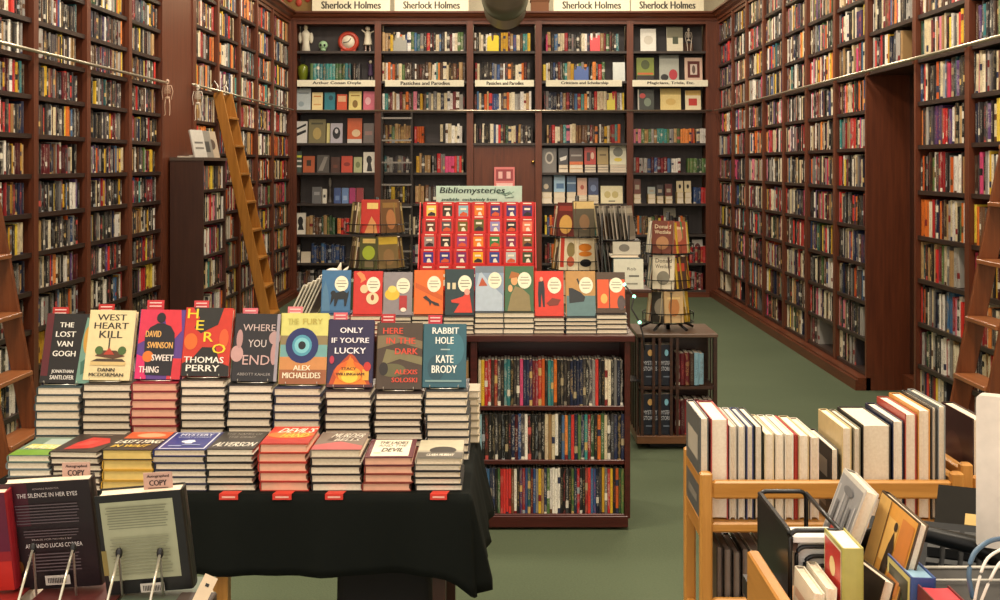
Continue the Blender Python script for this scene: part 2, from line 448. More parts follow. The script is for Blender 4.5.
# ------------------------------------------------------------------ wall bookcases
stuff = MB()
ZR = [.12, .365, .63, .905, 1.175, 1.46, 1.745, 2.018, 2.29, 2.565, 2.84, 3.12]
ZL = [.1, .27, .485, .70, .915, 1.13, 1.35, 1.57, 1.795, 2.014, 2.23, 2.44, 2.655, 2.87, 3.09]
ZF = [.12, .37, .64, .91, 1.18, 1.455, 1.73, 2.005, 2.28, 2.555, 2.83, 3.11]
def side_bay(side, y0, y1, zs, label, mix, hr, tr, d, indiv=None, zmin=0, plinth=True):
    """side=+1 right wall, -1 left wall"""
    X0 = XR if side > 0 else XL; sg = side
    root = empty('bookcase', label, 'bookcase', (X0, (y0+y1)/2, 0), group='built-in mahogany wall bookcases')
    W = (y1-y0)/2; hs = .035
    def bx(a, b, c, dd, e, f): return (min(a, b), max(a, b), c, dd, e, f)
    for s_ in (-1, 1):
        ya, yb = (-W, -W+hs) if s_ < 0 else (W-hs, W)
        m = MB(); m.box(*bx(sg*.02, sg*.3, ya+.008 if s_ > 0 else ya, yb-.008 if s_ < 0 else yb, zmin, ZT))
        m.box(*bx(-sg*.012, sg*.02, ya, yb, zmin, ZT))
        m.build('side_panel', W_MAH, root)
    MB().box(*bx(sg*.28, sg*.3, -W+hs, W-hs, zmin, ZT)).build('back_panel', W_BACK, root)
    m = MB(); m.box(*bx(0, sg*.28, -W+hs, W-hs, ZT-.035, ZT)); m.build('top_panel', W_MAHY, root)
    for z in zs:
        MB().box(*bx(.0, sg*.28, -W+hs, W-hs, z-.026, z), c=.003 if False else 0).build('shelf', W_SHELF, root)
    if plinth and zmin == 0:
        m = MB(); m.box(*bx(-sg*.09, sg*.02, -W, W, 0, .075)); m.box(*bx(-sg*.07, sg*.02, -W, W, .075, .09))
        m.build('plinth', W_MAHY, root)
    zz = list(zs)+[ZT-.035]
    for i, z in enumerate(zs):
        hm = zz[i+1]-z-.026 if i < len(zs)-1 else zz[i+1]-z
        if side > 0: M = T(X0+.012, y1-hs-.004, z) @ RZ(-90)
        else: M = T(X0-.012, y0+hs+.004, z) @ RZ(90)
        L = (y1-y0)-2*hs-.008
        if side < 0 and y1 < 9.7: L -= R.uniform(.02, .09)
        elif R.random() < .3: L -= R.uniform(.02, .14)
        if i == 0 and side > 0: L *= R.uniform(.4, .8)
        cb = None
        if indiv and i in (5, 6, 7): cb = lambda k, cn, t, dd, h, c, MM, i=i: indiv(i, k, cn, t, dd, h, c, MM)
        fill_run(stuff, 0, L, hm, M, mix, d, hr, tr, cb, gap=.01)
    return root
SN = {}
def shelf_indiv(place):
    def f(i, k, cn, t, d, h, c, MM):
        m = MB(); spine_book(m, t, d, h, c, I4)
        o = m.build('shelf_book', BOOK); o.location = MM.to_translation(); o.rotation_euler = MM.to_euler()
        th = 'thin' if t < .022 else ('thick' if t > .034 else 'medium')
        meta(o, f'{cn} book, {ordn(k)} from left, {ordn(i+1)} shelf up, bay before the dark doorway', 'book', 'books in the near bays of the right wall')
    return f
RB = [(14.32, YB), (13.49, 14.32), (12.6, 13.49), (11.69, 12.6), (10.8, 11.69), (9.86, 10.8), (8.98, 9.86)]
names = ['in the back corner', 'second from the back corner', 'third from the back corner', 'fourth from the back corner', 'fifth from the back corner', 'second before the dark doorway', 'just beyond the dark doorway']
for (a, b), nm in zip(RB, names):
    side_bay(1, a, b, ZR, f'tall mahogany bookcase bay on the right wall, {nm}', MIXR, (.195, .238), (.016, .038), .16)
side_bay(1, 7.93, 8.98, [z for z in ZR if z > 2.25], 'short mahogany bookcase bay above the dark doorway on the right wall', MIXR, (.195, .238), (.018, .04), .16, zmin=2.262)
side_bay(1, 7.02, 7.93, ZR[:], 'tall mahogany bookcase bay on the right wall, just before the dark doorway', MIXR, (.2, .24), (.018, .042), .16, shelf_indiv('in the bay just before the dark doorway'))
side_bay(1, 6.1, 7.02, ZR[:], 'tall mahogany bookcase bay on the right wall behind the red ladder', MIXR, (.2, .24), (.018, .042), .16)
LBn = [(6.13, 7.02), (7.02, 7.906), (7.906, 8.787), (8.787, 9.63)]
names = ['nearest, behind the red ladder', 'second from the near end', 'third from the near end', 'beside the wide brown panel']
for (a, b), nm in zip(LBn, names):
    side_bay(-1, a, b, ZL, f'mahogany bookcase bay of small paperbacks, left wall, {nm}', MIXL, (.15, .186), (.015, .036), .12)
LBf = [(10.62, 11.48), (11.48, 12.41), (12.41, 13.28), (13.28, 14.19), (14.19, YB)]
names = ['just beyond the wide brown panel', 'behind the oak ladder', 'third beyond the brown panel', 'fourth beyond the brown panel', 'in the back left corner']
for (a, b), nm in zip(LBf, names):
    side_bay(-1, a, b, ZF, f'tall mahogany bookcase bay of hardcovers on the left wall, {nm}', MIXF, (.195, .238), (.016, .038), .16)
# doorway niche on the right wall
mb = MB(); mb.box(XR+.02, XR+.5, 8.98-.0, 8.995, 0, 2.262)
struct(MB().box(XR+.3, XR+.5, 8.9, 8.98, 0, 2.262), 'trim_7', W_DARK)
struct(MB().box(XR+.45, XR+.5, 7.93, 8.9, 0, 2.262), 'door_1', W_DARK)
struct(MB().box(XR+.3, XR+.45, 7.93, 7.97, 0, 2.262), 'trim_8', W_DARK)
mb = MB(); mb.box(XR+.22, XR+.45, 7.97, 8.9, 0, .13); struct(mb, 'baseboard_right', W_MAHY)
# ladder rails
def rail(name, path, label, brk):
    root = empty(name, label, 'ladder rail', path[0], group='metal ladder rails along the bookcases')
    o = Vector(path[0]); m = MB(); m.tube([Vector(p)-o for p in path], .0105, 0, 8); m.build('tube', BRONZE, root)
    for a, b in brk:
        m = MB(); m.tube([Vector(a)-o, Vector(b)-o], .007, 0, 6); m.build('bracket', METAL, root)
rail('ladder_rail', [(XR-.05, 5.9, 2.285), (XR-.05, YB-.05, 2.285)], 'metal ladder rail running along the right wall bookcases', [((XR-.012, y, 2.285), (XR-.05, y, 2.285)) for y in (7.02, 7.93, 8.98, 9.86, 10.8, 11.69, 12.6, 13.49)])
rail('ladder_rail', [(XL+.05, 5.9, 2.25), (XL+.05, 9.58, 2.25)], 'metal ladder rail on the near left wall ending at a hanging skeleton', [((XL+.012, y, 2.25), (XL+.05, y, 2.25)) for y in (7.02, 7.9, 8.79, 9.5)])
rail('ladder_rail', [(XL+.05, 10.36, 2.29), (XL+.05, YB-.05, 2.29)], 'metal ladder rail on the far left wall behind the oak ladder', [((XL+.012, y, 2.29), (XL+.05, y, 2.29)) for y in (11.48, 12.41, 13.28, 14.19)])
rail('ladder_rail', [(XL+.08, YB-.05, 2.285), (XR-.08, YB-.05, 2.285)], 'metal ladder rail across the back wall bookcases', [((x, YB-.0, 2.285), (x, YB-.05, 2.285)) for x in (PX(378, YB), PX(470, YB), PX(538, YB), PX(630, YB))])
# ------------------------------------------------------------------ ladders
def ladder(label, xt, zt, xb, y0, y1, zs, mrail, mtread, hooks=True, side=1):
    root = empty('library_ladder', label, 'ladder', (xb, (y0+y1)/2, 0))
    o = Vector((xb, (y0+y1)/2, 0))
    ang = math.degrees(math.atan2(xt-xb, zt)); Lr = math.hypot(xt-xb, zt)
    for y in (y0, y1):
        m = MB(); m.box(-.045, .045, -.012, .012, 0, Lr, 0, T(0, y-o.y, 0) @ RY(ang), c=.004); m.build('side_rail', mrail, root)
        if hooks:
            h = MB(); h.tube([(xt-o.x, y-o.y, zt-.04), (xt-o.x+side*.0, y-o.y, zt+.06), (xt-o.x+side*.03, y-o.y, zt+.1), (xt-o.x+side*.06, y-o.y, zt+.06), (xt-o.x+side*.06, y-o.y, zt+.01)], .009, 0, 6)
            h.build('hook', METAL, root)
    for z in zs:
        x = xb+(xt-xb)*z/zt-o.x
        m = MB(); m.box(x-.06, x+.06, y0-o.y+.012, y1-o.y-.012, z-.011, z+.011, c=.003); m.build('tread', mtread, root)
    for y in (y0, y1):
        w = MB(); w.lathe([(.02, -.01), (.035, -.01), (.035, .01), (.02, .01)], 0, 12, T(0, y-o.y-.0, .035) @ RX(90)); w.build('caster', BLACK, root)
    return root
ladder('golden oak rolling ladder leaning on the far left bookcases', XL+.03, 2.28, -2.13, 11.36, 11.76, [.25+.257*k for k in range(8)], W_LADD, W_LADD, side=-1)
ladder('dark red wooden ladder at the left edge of the photo', XL+.07, 2.25, -2.17, 5.5, 5.9, [.095+.274*k for k in range(8)], W_RED, W_REDT, side=-1)
ladder('dark red wooden ladder at the right edge of the photo', XR-.06, 2.28, 2.09, 5.62, 6.02, [.062+.274*k for k in range(8)], W_RED, W_REDT, side=1)
# dark metal ladder on the back wall
root = empty('metal_ladder', 'thin dark metal ladder standing in front of the back wall shelves', 'ladder', (PX(397, YB-.2), YB-.12, 0))
x0, x1 = PX(383, YB)-PX(397, YB-.2), PX(412.5, YB)-PX(397, YB-.2)
for x in (x0, x1): m = MB(); m.box(x-.013, x+.013, -.02, .02, 0, 2.27); m.build('side_rail', mat('3a3430', .35, .5), root)
for z in [.3+.27*k for k in range(8)]: m = MB(); m.box(x0, x1, -.04, .04, z-.01, z+.01); m.build('rung', mat('8f8880', .3, .6), root)
# ------------------------------------------------------------------ back wall
SB = F/YB
def bx_(px): return PX(px, YB)
def bz_(py): return PZ(py, YB)
BZ = [bz_(p) for p in (290, 263, 234.5, 203.5, 172.5, 143, 110.5, 81, 51)]
bays = [(293.5, 378), (378, 470), (470, 538.5), (538.5, 630), (630, 709)]
bn = ['at the left end', 'behind the metal ladder', 'over the mahogany door', 'fourth from the left', 'at the right end']
for i, (a, b) in enumerate(bays):
    xa, xb = bx_(a), bx_(b); xc = (xa+xb)/2; W = (xb-xa)/2; hs = .04
    zm = BZ[5]-.03 if i == 2 else 0
    root = empty('bookcase', f'tall mahogany bookcase bay on the back wall, {bn[i]}', 'bookcase', (xc, YB, 0), group='bookcases of the back wall')
    for s_ in (-1, 1):
        x_0, x_1 = (-W, -W+hs) if s_ < 0 else (W-hs, W)
        m = MB(); m.box(x_0+(.01 if s_ > 0 else 0), x_1-(.01 if s_ < 0 else 0), .02, .32, 0, ZT); m.box(x_0, x_1, -.012, .02, 0, ZT); m.build('side_panel', W_MAH, root)
    MB().box(-W+hs, W-hs, .3, .32, zm, ZT).build('back_panel', W_BACKR, root)
    MB().box(-W+hs, W-hs, 0, .3, ZT-.04, ZT).build('top_panel', W_MAHX, root)
    for z in BZ:
        if z < zm: continue
        m = MB(); m.box(-W+hs, W-hs, .0, .3, z-.028, z); m.build('shelf', W_SHELFX, root)
    if i != 2: m = MB(); m.box(-W, W, -.03, .02, 0, .06); m.build('plinth', W_MAHX, root)
# mahogany door under the middle bay
mb = MB(); a, b = bx_(473.5), bx_(535); mb.box(a, b, YB+.04, YB+.08, 0, BZ[5]-.03)
for (u0, u1, v0, v1) in ((.12, .88, .08, .45), (.12, .88, .52, .92)):
    mb.box(a+(b-a)*u0, a+(b-a)*u1, YB+.03, YB+.045, (BZ[5])*v0, (BZ[5])*v1)
dr = struct(mb, 'door_2', W_MAH)
m = MB(); m.lathe([(.012, 0), (.012, .02), (.022, .03), (.02, .05), (.005, .055)], 0, 10, T(bx_(533), YB+.04, bz_(162)) @ RX(90)); m.build('door_handle', mat('b99a55', .3, 1), dr)
# sign strips and boards
def sign(name, label, x0, x1, z0, z1, y, col, texts, th=.008, tilt=0, group=None):
    root = empty(name, label, 'sign', ((x0+x1)/2, y, z0), (rad(tilt), 0, 0), group)
    w = x1-x0; h = z1-z0
    MB().box(-w/2, w/2, 0, th, 0, h, c=.001).build('board', mat(col, .6), root)
    for (s_, u0, u1, v0, v1, c, sh) in texts:
        m = MB(); put_text(m, s_, -w/2+u0*w, -w/2+u1*w, v0*h, v1*h, -.0015, 0, None, sh, .004 if h > .2 and y > 14 else (.0025 if y > 14 else .001)); m.build('lettering', mat(c, .6), root)
    return root
for s_, a, b, la in (('Arthur Conan Doyle', 297, 375, 'cream shelf strip reading Arthur Conan Doyle'), ('Pastiches and Parodies', 385, 464, 'cream shelf strip reading Pastiches and Parodies behind the metal ladder'),
                     ('Pastiches and Parodies', 475, 534, 'cream shelf strip reading Pastiches and Parodies in the middle bay'), ('Criticism and Scholarship', 546, 622, 'cream shelf strip reading Criticism and Scholarship'),
                     ('Magicians, Trivia, Etc.', 632.5, 708, 'cream shelf strip reading Magicians, Trivia, Etc.')):
    sign('shelf_sign', la, PX(a, YB-.04), PX(b, YB-.04), PZ(86.5, YB-.04), PZ(80, YB-.04), YB-.035, 'f0ead2', [(s_, .2, .82, .25, .78, '3a3530', 0)], .01, group='cream shelf strips on the back wall')
ys = YB-.02
def zs_(p): return PZ(p, ys)
for a, b, tx, la in ((312, 390, [(.13, .9)], 'cream board reading Sherlock Holmes at the left above the back wall'), (394.5, 468.5, [(.08, .9)], 'cream board reading Sherlock Holmes left of the round duct'),
                     (553.5, 630, [(.09, .86)], 'cream board reading Sherlock Holmes right of the round duct'), (631, 704, [(.05, .88)], 'cream board reading Sherlock Holmes at the right above the back wall')):
    sign('hanging_board', la, PX(a, ys), PX(b, ys), ZT+.112, ZT+.112+.42, ys, 'efe8cc', [('Sherlock Holmes', u0, u1, .08, .3, '3b362e', 0)], .012, -5, group='Sherlock Holmes boards above the back wall')
# little clutter above the crown
mb = MB(); mb.box(-.28, .28, 0, .1, 0, .3); 
for k in range(5): mb.ell((-.22+.11*k, -.0, .12+.05*(k % 2)), (.04, .02, .05), 1)
meta(mb.build('wrapped_parcel', [mat('8a6a3a', .7), mat('b5402e', .6)], loc=(PX(298, YB), YB+.05, ZT+.11)), 'ornate brown and red box standing above the back left corner', 'box')
mb = MB(); mb.box(-.11, .11, 0, .2, 0, .14); mb.box(-.12, .12, -.01, .21, .14, .16)
meta(mb.build('cardboard_box', mat('7a5034', .8), loc=(PX(540, YB), YB+.03, ZT+.11)), 'small brown box on the crown beside the round duct', 'box')
# round duct
root = empty('round_duct', 'large round grey ventilation duct hanging over the middle of the room', 'duct', (PX(505, 14.6), 14.6, 3.46-.02))
m = MB(); Rr = .245; 
prof = [(.02, 0), (Rr-.05, 0), (Rr, .05), (Rr, 1.0), (Rr+.012, 1.0), (Rr+.012, 1.05), (Rr, 1.05), (Rr, 2.8), (Rr+.012, 2.8), (Rr+.012, 2.85), (Rr, 2.85), (Rr, 12)]
m.lathe(prof, 0, 32, RX(90)); m.build('duct_pipe', mat('7a7a68', .45, .3), root)
m = MB(); m.tube([(0, -.5, .2), (0, -.5, 1.35)], .008, 0, 6); m.tube([(0, -3.5, .2), (0, -3.5, 1.35)], .008, 0, 6); m.build('hanger_rod', METAL, root)
# ---- spine runs of the back wall: (row index from top 0, x0, x1, mix, max height)
rowz = {0: BZ[8], 1: BZ[7], 2: BZ[6], 3: BZ[5], 4: BZ[4], 5: BZ[3], 6: BZ[2], 7: BZ[1], 8: BZ[0]}
def brun(row, a, b, mix=MIXB, hr=(.2, .24), tr=(.02, .045), d=.15, seq=None):
    M = T(bx_(a), YB+.03, rowz[row])
    fill_run(stuff, 0, bx_(b)-bx_(a), .345, M, mix, d, hr, tr, lean=.08, seq=seq)
GR = dict(green=8, teal=3, tan=1); DK = dict(black=4, charcoal=4, brown=3, grey=3)
brun(1, 309.5, 353, dict(teal=6, green=3), (.21, .22), (.036, .04)); brun(1, 353, 361, DK)
brun(7, 311, 345, dict(blue=5, navy=5), (.2, .24)); brun(6, 305.5, 337, dict(brown=4, green=4, tan=2)); brun(6, 337, 350, dict(red=1, orange=1, brown=1), (.19, .2))
brun(7, 295, 300, DK); brun(5, 334.5, 374, dict(navy=3, blue=4, pink=3, red=1, light_blue=0), (.19, .2), (.05, .09)) if False else None
for r_ in (0, 1, 2): brun(r_, 382, 466)
brun(3, 383, 413, dict(brown=4, tan=6, green=2)); brun(3, 414, 427, dict(orange=3, red=2)); brun(3, 440, 462, dict(white=5, cream=5, black=2))
brun(4, 384, 412, dict(charcoal=6, teal=2, grey=3), (.18, .21)); brun(4, 416, 432, dict(yellow=2, tan=4, charcoal=3)); brun(4, 432, 465, dict(red=3, cream=4, pink=2, black=2, grey=2))
brun(5, 383, 411, dict(yellow=3, brown=5, black=5)); brun(5, 415, 425, dict(tan=5)); brun(5, 425, 466, DK)
for r_ in (6, 7): brun(r_, 409, 466, dict(cream=4, black=6, grey=3, navy=3))
for r_, a, b in ((0, 474, 532), (1, 475, 530), (2, 474, 533), (3, 474, 534)): brun(r_, a, b)
for r_, a, b in ((0, 546, 620), (1, 543, 606), (2, 544, 626), (3, 547, 622)): brun(r_, a, b)
brun(3, 634, 681, dict(grey=5, tan=3, pink=2, green=3, light_blue=0) if False else dict(grey=5, tan=4, pink=2, green=3, teal=2), (.165, .18)); brun(3, 681, 697, dict(orange=4, red=4), (.17, .18)); brun(3, 697, 708, dict(white=3, cream=1), (.17, .18))
brun(4, 634, 672, dict(blue=2, red=4, maroon=4, grey=4), (.17, .19)); brun(4, 672, 683, dict(white=1), (.17, .18)); brun(4, 688, 708, dict(green=4, cream=3, grey=2), (.165, .18))
brun(5, 694, 708, dict(blue=3, red=3), (.18, .2)); brun(6, 634, 690); brun(7, 634, 690, DK); brun(7, 690, 708, dict(red=4, maroon=2), (.19, .21)); brun(8, 634, 706, dict(red=2, maroon=2, black=3, grey=2))
for r_ in (6, 7, 8): brun(r_, 545, 626)
brun(8, 296, 375, DK); brun(8, 383, 466, DK)
# ---- face-out books of the back wall
FO = 'face-out books on the back wall shelves'
def faceout(row, a, b, top, hexc, art, label, bot=None, t=.022, y=YB+.05):
    z0 = rowz[row] if bot is None else bz_(bot)
    h = bz_(top)-z0; w = bx_(b)-bx_(a)-.008
    ln = 8
    return hardcover(label, w, h/math.cos(rad(ln)), t, hexc, art, T((bx_(a)+bx_(b))/2, y, z0) @ RX(-ln), FO)
bar = lambda c, v=.75: ('r', .15, .85, v, v+.07, c)
faceout(2, 295, 310, 88, 'b9c4c9', [bar('8e9aa2'), ('e', .35, .3, .2, .12, '93a4ad')], 'pale blue-grey face-out book, first from the left under the Arthur Conan Doyle strip')
faceout(2, 311, 322, 92, 'efd9a0', [bar('c27a3a'), bar('d9a86a', .3)], 'cream and orange face-out book, second under the Arthur Conan Doyle strip')
faceout(2, 323.5, 334.5, 92, '2c7d8c', [('e', .6, .7, .22, .14, '1d4f5e')], 'teal face-out book, third under the Arthur Conan Doyle strip')
faceout(2, 336, 346.5, 94, 'd2522e', [('r', .1, .9, .55, .9, 'e8b58a')], 'orange-red face-out book, fourth under the Arthur Conan Doyle strip')
faceout(2, 348, 361, 91, 'e8d484', [('e', .5, .35, .22, .2, '8a6a2a'), bar('a07f32')], 'yellow face-out book with a round figure under the Arthur Conan Doyle strip')
faceout(2, 362.5, 374.5, 91, 'd9697f', [('e', .4, .5, .25, .2, 'f0b8c0')], 'pink face-out book at the right end under the Arthur Conan Doyle strip')
faceout(3, 294.5, 306.5, 121, 'd8d6d2', [('p', [(.05, .3), (.9, .5), (.9, .62), (.05, .45)], '1c1c1e'), ('p', [(.1, .6), (.9, .8), (.9, .9), (.1, .7)], '1c1c1e')], 'black and white striped face-out book on the second rail shelf, far left')
faceout(3, 307.5, 325, 119, '7d7450', [('e', .5, .4, .25, .25, 'b09a5e'), ('r', .15, .85, .78, .86, '4c4a34')], 'large olive and gold face-out book below the pale blue-grey one')
faceout(3, 325.5, 329, 123, 'd9cf8c', [], 'narrow pale yellow book beside the large olive book', y=YB+.07)
faceout(3, 329.5, 342, 123, 'b9b4c0', [('e', .5, .5, .33, .3, '1b1a20'), ('e', .5, .6, .14, .12, 'cfcbd2')], 'white face-out book with a black ring below the teal one')
faceout(3, 346.5, 361.5, 118, 'cf5f2f', [('r', 0, 1, 0, .16, 'd8d6d0'), ('e', .6, .4, .3, .15, 'e8c9a0')], 'orange face-out book with a white foot on the second rail shelf')
faceout(3, 362.5, 373.5, 123, '6d6360', [('r', .15, .85, .4, .6, '93706a')], 'grey face-out book at the right end of the same shelf as the orange one')
faceout(4, 295, 301, 151, '3c4a42', [('r', 0, 1, .7, .8, 'cfd64a'), ('r', 0, 1, .5, .58, 'd8d6d0'), ('r', 0, 1, .25, .33, 'd8d6d0')], 'narrow box with green and white stripes at the left of the back wall')
faceout(4, 302, 314, 156, 'b55a34', [('r', .3, .7, .4, .75, '3a2a20')], 'rust orange face-out book with a dark square')
faceout(4, 316, 328.5, 155, '55504c', [('p', [(.1, .1), (.5, .1), (.9, .9), (.6, .9)], '8c8680')], 'dark grey face-out book beside the rust orange one')
faceout(4, 330, 339.5, 157, '4d2a1f', [('r', .25, .75, .3, .5, '6d3a2a')], 'dark brown face-out book left of the red-orange one')
faceout(4, 340.5, 352, 156, 'cf4a34', [('e', .5, .5, .3, .12, '8f2a20')], 'red-orange face-out book with a dark oval')
faceout(4, 353, 361.5, 157, 'b8bb8c', [('e', .5, .5, .3, .2, '7c8458')], 'pale green face-out book beside the black silhouette card')
faceout(4, 362.5, 374.5, 152, 'ece7da', [('e', .5, .62, .24, .2, '141414'), ('p', [(.3, .05), (.8, .05), (.65, .5), (.4, .5)], '141414')], 'white card with a black head silhouette on the fifth shelf')
faceout(6, 294, 305, 213, 'ece7da', [('e', .5, .6, .26, .22, '141414'), ('p', [(.25, .2), (.85, .2), (.65, .5), (.4, .5)], '141414')], 'white card with a black head silhouette left of the brown books')
faceout(7, 300, 310, 252, 'dccfb8', [], 'small cream card standing before the dark blue books')
faceout(5, 311, 321, 187, '6a6a6c', [('r', .2, .8, .5, .7, '9a9a9c')], 'grey box on the back wall shelf beside the white box', t=.05)
faceout(5, 321.5, 326, 189, 'e0dccf', [('r', .2, .8, .4, .6, '4a4a4a')], 'narrow white box between the grey box and the blue boxes', t=.05)
faceout(5, 333, 340.5, 188, '3c5590', [('r', .2, .8, .2, .5, '6a86b8')], 'dark blue box on the back wall below the red-orange book', t=.05)
faceout(5, 341, 348, 188, '6f8fc4', [('r', .2, .8, .2, .5, 'a0b8dc')], 'pale blue box on the back wall right of the dark blue box', t=.05)
faceout(5, 348.5, 355, 188, 'b02f6e', [], 'magenta box on the back wall right of the pale blue box', t=.05)
faceout(5, 355.5, 363, 188, '9c3038', [], 'red box on the back wall right of the magenta box', t=.05)
faceout(0, 641, 657, 28, 'e6e4da', [('e', .5, .5, .3, .2, 'cfcabc')], 'white framed card on the top shelf at the right end')
faceout(0, 667.5, 684, 26, 'd8d0b8', [('r', 0, 1, .55, 1, '77745f'), ('r', .35, .7, .3, .6, '4c5240')], 'picture with a small dark square on the top shelf beside the sitting skeleton')
faceout(1, 637, 655, 57, '7d8a35', [('r', 0, 1, 0, .25, '2a2420'), ('r', .05, .95, .28, .36, 'c2622c'), ('e', .5, .7, .25, .2, '4a5524')], 'green framed picture left on the shelf above the Magicians strip')
faceout(1, 660, 680, 54, 'a9aca2', [('r', 0, 1, .85, 1, '7d8078'), ('e', .7, .25, .22, .2, 'b23a44'), ('e', .25, .15, .2, .12, '2b2b2b')], 'grey picture with a red flower above the Magicians strip')
faceout(1, 685.5, 703.5, 57, 'd5b6a2', [('r', .15, .85, .15, .85, '5d231d'), ('r', .3, .7, .28, .72, 'cdbcb0'), ('e', .5, .5, .1, .18, '66544c')], 'pink mat picture with a maroon inner frame above the Magicians strip')
faceout(2, 638, 655, 89, '3d423c', [('e', .3, .7, .18, .12, 'c2433c'), ('e', .6, .4, .22, .2, '7d8c7a'), ('r', 0, .08, 0, 1, 'cfcabc')], 'dark book with a red dot below the green picture')
faceout(2, 661, 682, 88, 'e6cf8a', [('r', 0, 1, .72, 1, 'bfa860'), ('e', .5, .4, .25, .15, 'd9b86a')], 'pale yellow square book below the grey picture')
faceout(2, 686, 702, 90, 'e9dcb8', [('r', 0, 1, .75, 1, 'c9a85c'), ('r', .2, .75, .25, .6, 'c23a32')], 'cream book with a red block below the maroon framed picture')
faceout(7, 693, 704, 240, 'cfc8c0', [('e', .5, .5, .35, .35, '5a2a2a'), ('e', .5, .5, .2, .2, 'd8d0c8')], 'small white card with a dark emblem near the right corner')
# bay 4: face-outs on little stacks
def small_stack(a, b, bot, top, n, hexc, label, y=YB+.03, d=.2):
    w = PX(b, y)-PX(a, y)-.006; z0 = PZ(bot, y) if not isinstance(bot, str) else 0; z1 = PZ(top, y); t = (z1-z0)/n
    for k in range(n):
        stack_book(f'{label}, {ordn(k+1)} up', w-.002*(k % 2), d, t-.0006, hexc, T((PX(a, y)+PX(b, y))/2, y+d/2, z0+k*t+.0003), 'small stacks on the back wall shelves')
y_ = YB+.03
for (a, b, tp, hx, art, la, n, sh) in ((558.5, 568.5, 148, '3b3a3d', [('p', [(.1, .4), (.9, .55), (.8, .3), (.2, .2)], 'd8d4cc')], 'black and white face-out book on a short stack', 2, '4a3a2c'),
    (569.5, 583.5, 148, '5a4a44', [('r', 0, 1, 0, .18, 'c8642e'), ('r', .1, .9, .5, .6, 'a8a09a')], 'dark face-out book with an orange foot', 2, 'd8a860'),
    (584.5, 596.5, 147, 'b8392c', [('r', .2, .5, .2, .7, '4a1a18'), ('e', .7, .5, .15, .2, 'e8c0a8')], 'red face-out book above a white stack', 3, '3a2a4a'),
    (597.5, 609, 147, 'a8905c', [('r', .2, .8, .5, .6, '6d5a32')], 'tan face-out book above a white stack', 3, '3a2a2a'),
    (610, 627, 145, 'dcd8c0', [('e', .5, .65, .3, .25, '77786a'), ('e', .5, .25, .25, .1, 'ddc84c')], 'large cream face-out book with a drawing of a plant', 3, 'c8c4b8')):
    small_stack(a, b, 172.5, 164.5, n, sh, 'book under the '+la.replace('low in the fourth bay','').strip())
    faceout(4, a, b, tp, hx, art, la, bot=164.5)
faceout(4, 542, 557, 148, '6e6a66', [('e', .5, .6, .3, .25, 'b8b0a4'), ('e', .5, .6, .2, .17, '55504c')], 'grey face-out book with a round portrait frame')
for (a, b, tp, hx, art, la, n, sp, sh) in ((542, 552.5, 174, '2b2a2c', [('e', .4, .3, .25, .15, 'b8a890')], 'black face-out book low in the fourth bay', 1, 192, 'd9cba0'),
    (554, 565.5, 175, '8fb0c8', [('r', .2, .9, .2, .5, '3c6894')], 'sky blue face-out book low in the fourth bay', 1, 192, 'e0d4b8'),
    (567, 576.5, 176, '34587c', [('r', 0, 1, .5, .6, '87a0b4')], 'deep blue face-out book low in the fourth bay', 1, 192, 'e0d4b8'),
    (577.5, 587.5, 178, 'd0a58c', [('e', .5, .45, .2, .14, 'a84a38')], 'pink-tan face-out book low in the fourth bay', 2, 195, 'e8dcc0'),
    (588.5, 599, 178, '2f3c64', [('e', .5, .4, .3, .2, '6a7ca4')], 'navy face-out book low in the fourth bay', 2, 195, 'e8dcc0')):
    small_stack(a, b, 203.5, sp, n*2, sh, 'book under the '+la.replace('low in the fourth bay','').strip())
    faceout(5, a, b, tp, hx, art, la, bot=sp)
faceout(5, 601, 623.5, 186, 'e9dfb8', [('e', .3, .5, .15, .2, 'c9b878'), ('e', .65, .5, .15, .2, 'c9b878'), ('r', .35, .65, .1, .16, '5a5548')], 'wide cream book with a yellow face drawing low in the fourth bay')
for (a, b, tp, hx, la, sp) in ((634, 641.5, 179, '6d3a2c', 'tall dark red box on a pale stack', 194), (648, 656, 187, '9fa8a4', 'grey-green box on a pale stack', 194), (657, 664, 185, '3a3436', 'black box on a white stack', 196),
                               (665.5, 673, 184, '5f2a24', 'maroon box on a white stack', 196), (677, 684, 181, 'd8c9a4', 'cream box with a black oval, left of two alike', 192), (685, 692, 181, 'd8c9a4', 'cream box with a black oval, right of two alike', 192)):
    small_stack(a, b, 203.5, sp, 2, 'd0b878', 'small book under the '+la.replace(' of two alike', ''), d=.15)
    faceout(5, a, b, tp, hx, [('e', .5, .5, .2, .2, '1c1818')] if 'oval' in la else [('r', .2, .8, .3, .6, 'a89884')], la, bot=sp)
faceout(6, 664, 677, 208, '6e6a58', [('e', .5, .5, .2, .2, '3c3a32')], 'grey-green book lying above the spinner rack at the right of the back wall')
# red notice on the door
faceout(4, 494, 515, 167, 'd06a66', [('r', .08, .92, .4, .9, '8f1f26'), ('r', .2, .4, .5, .8, 'e0a8a0'), ('r', .6, .8, .5, .8, 'e0a8a0'), ('r', .1, .9, .1, .3, 'e8b8b0')], 'red framed notice leaning on the mahogany door', bot=190, y=YB-.06)
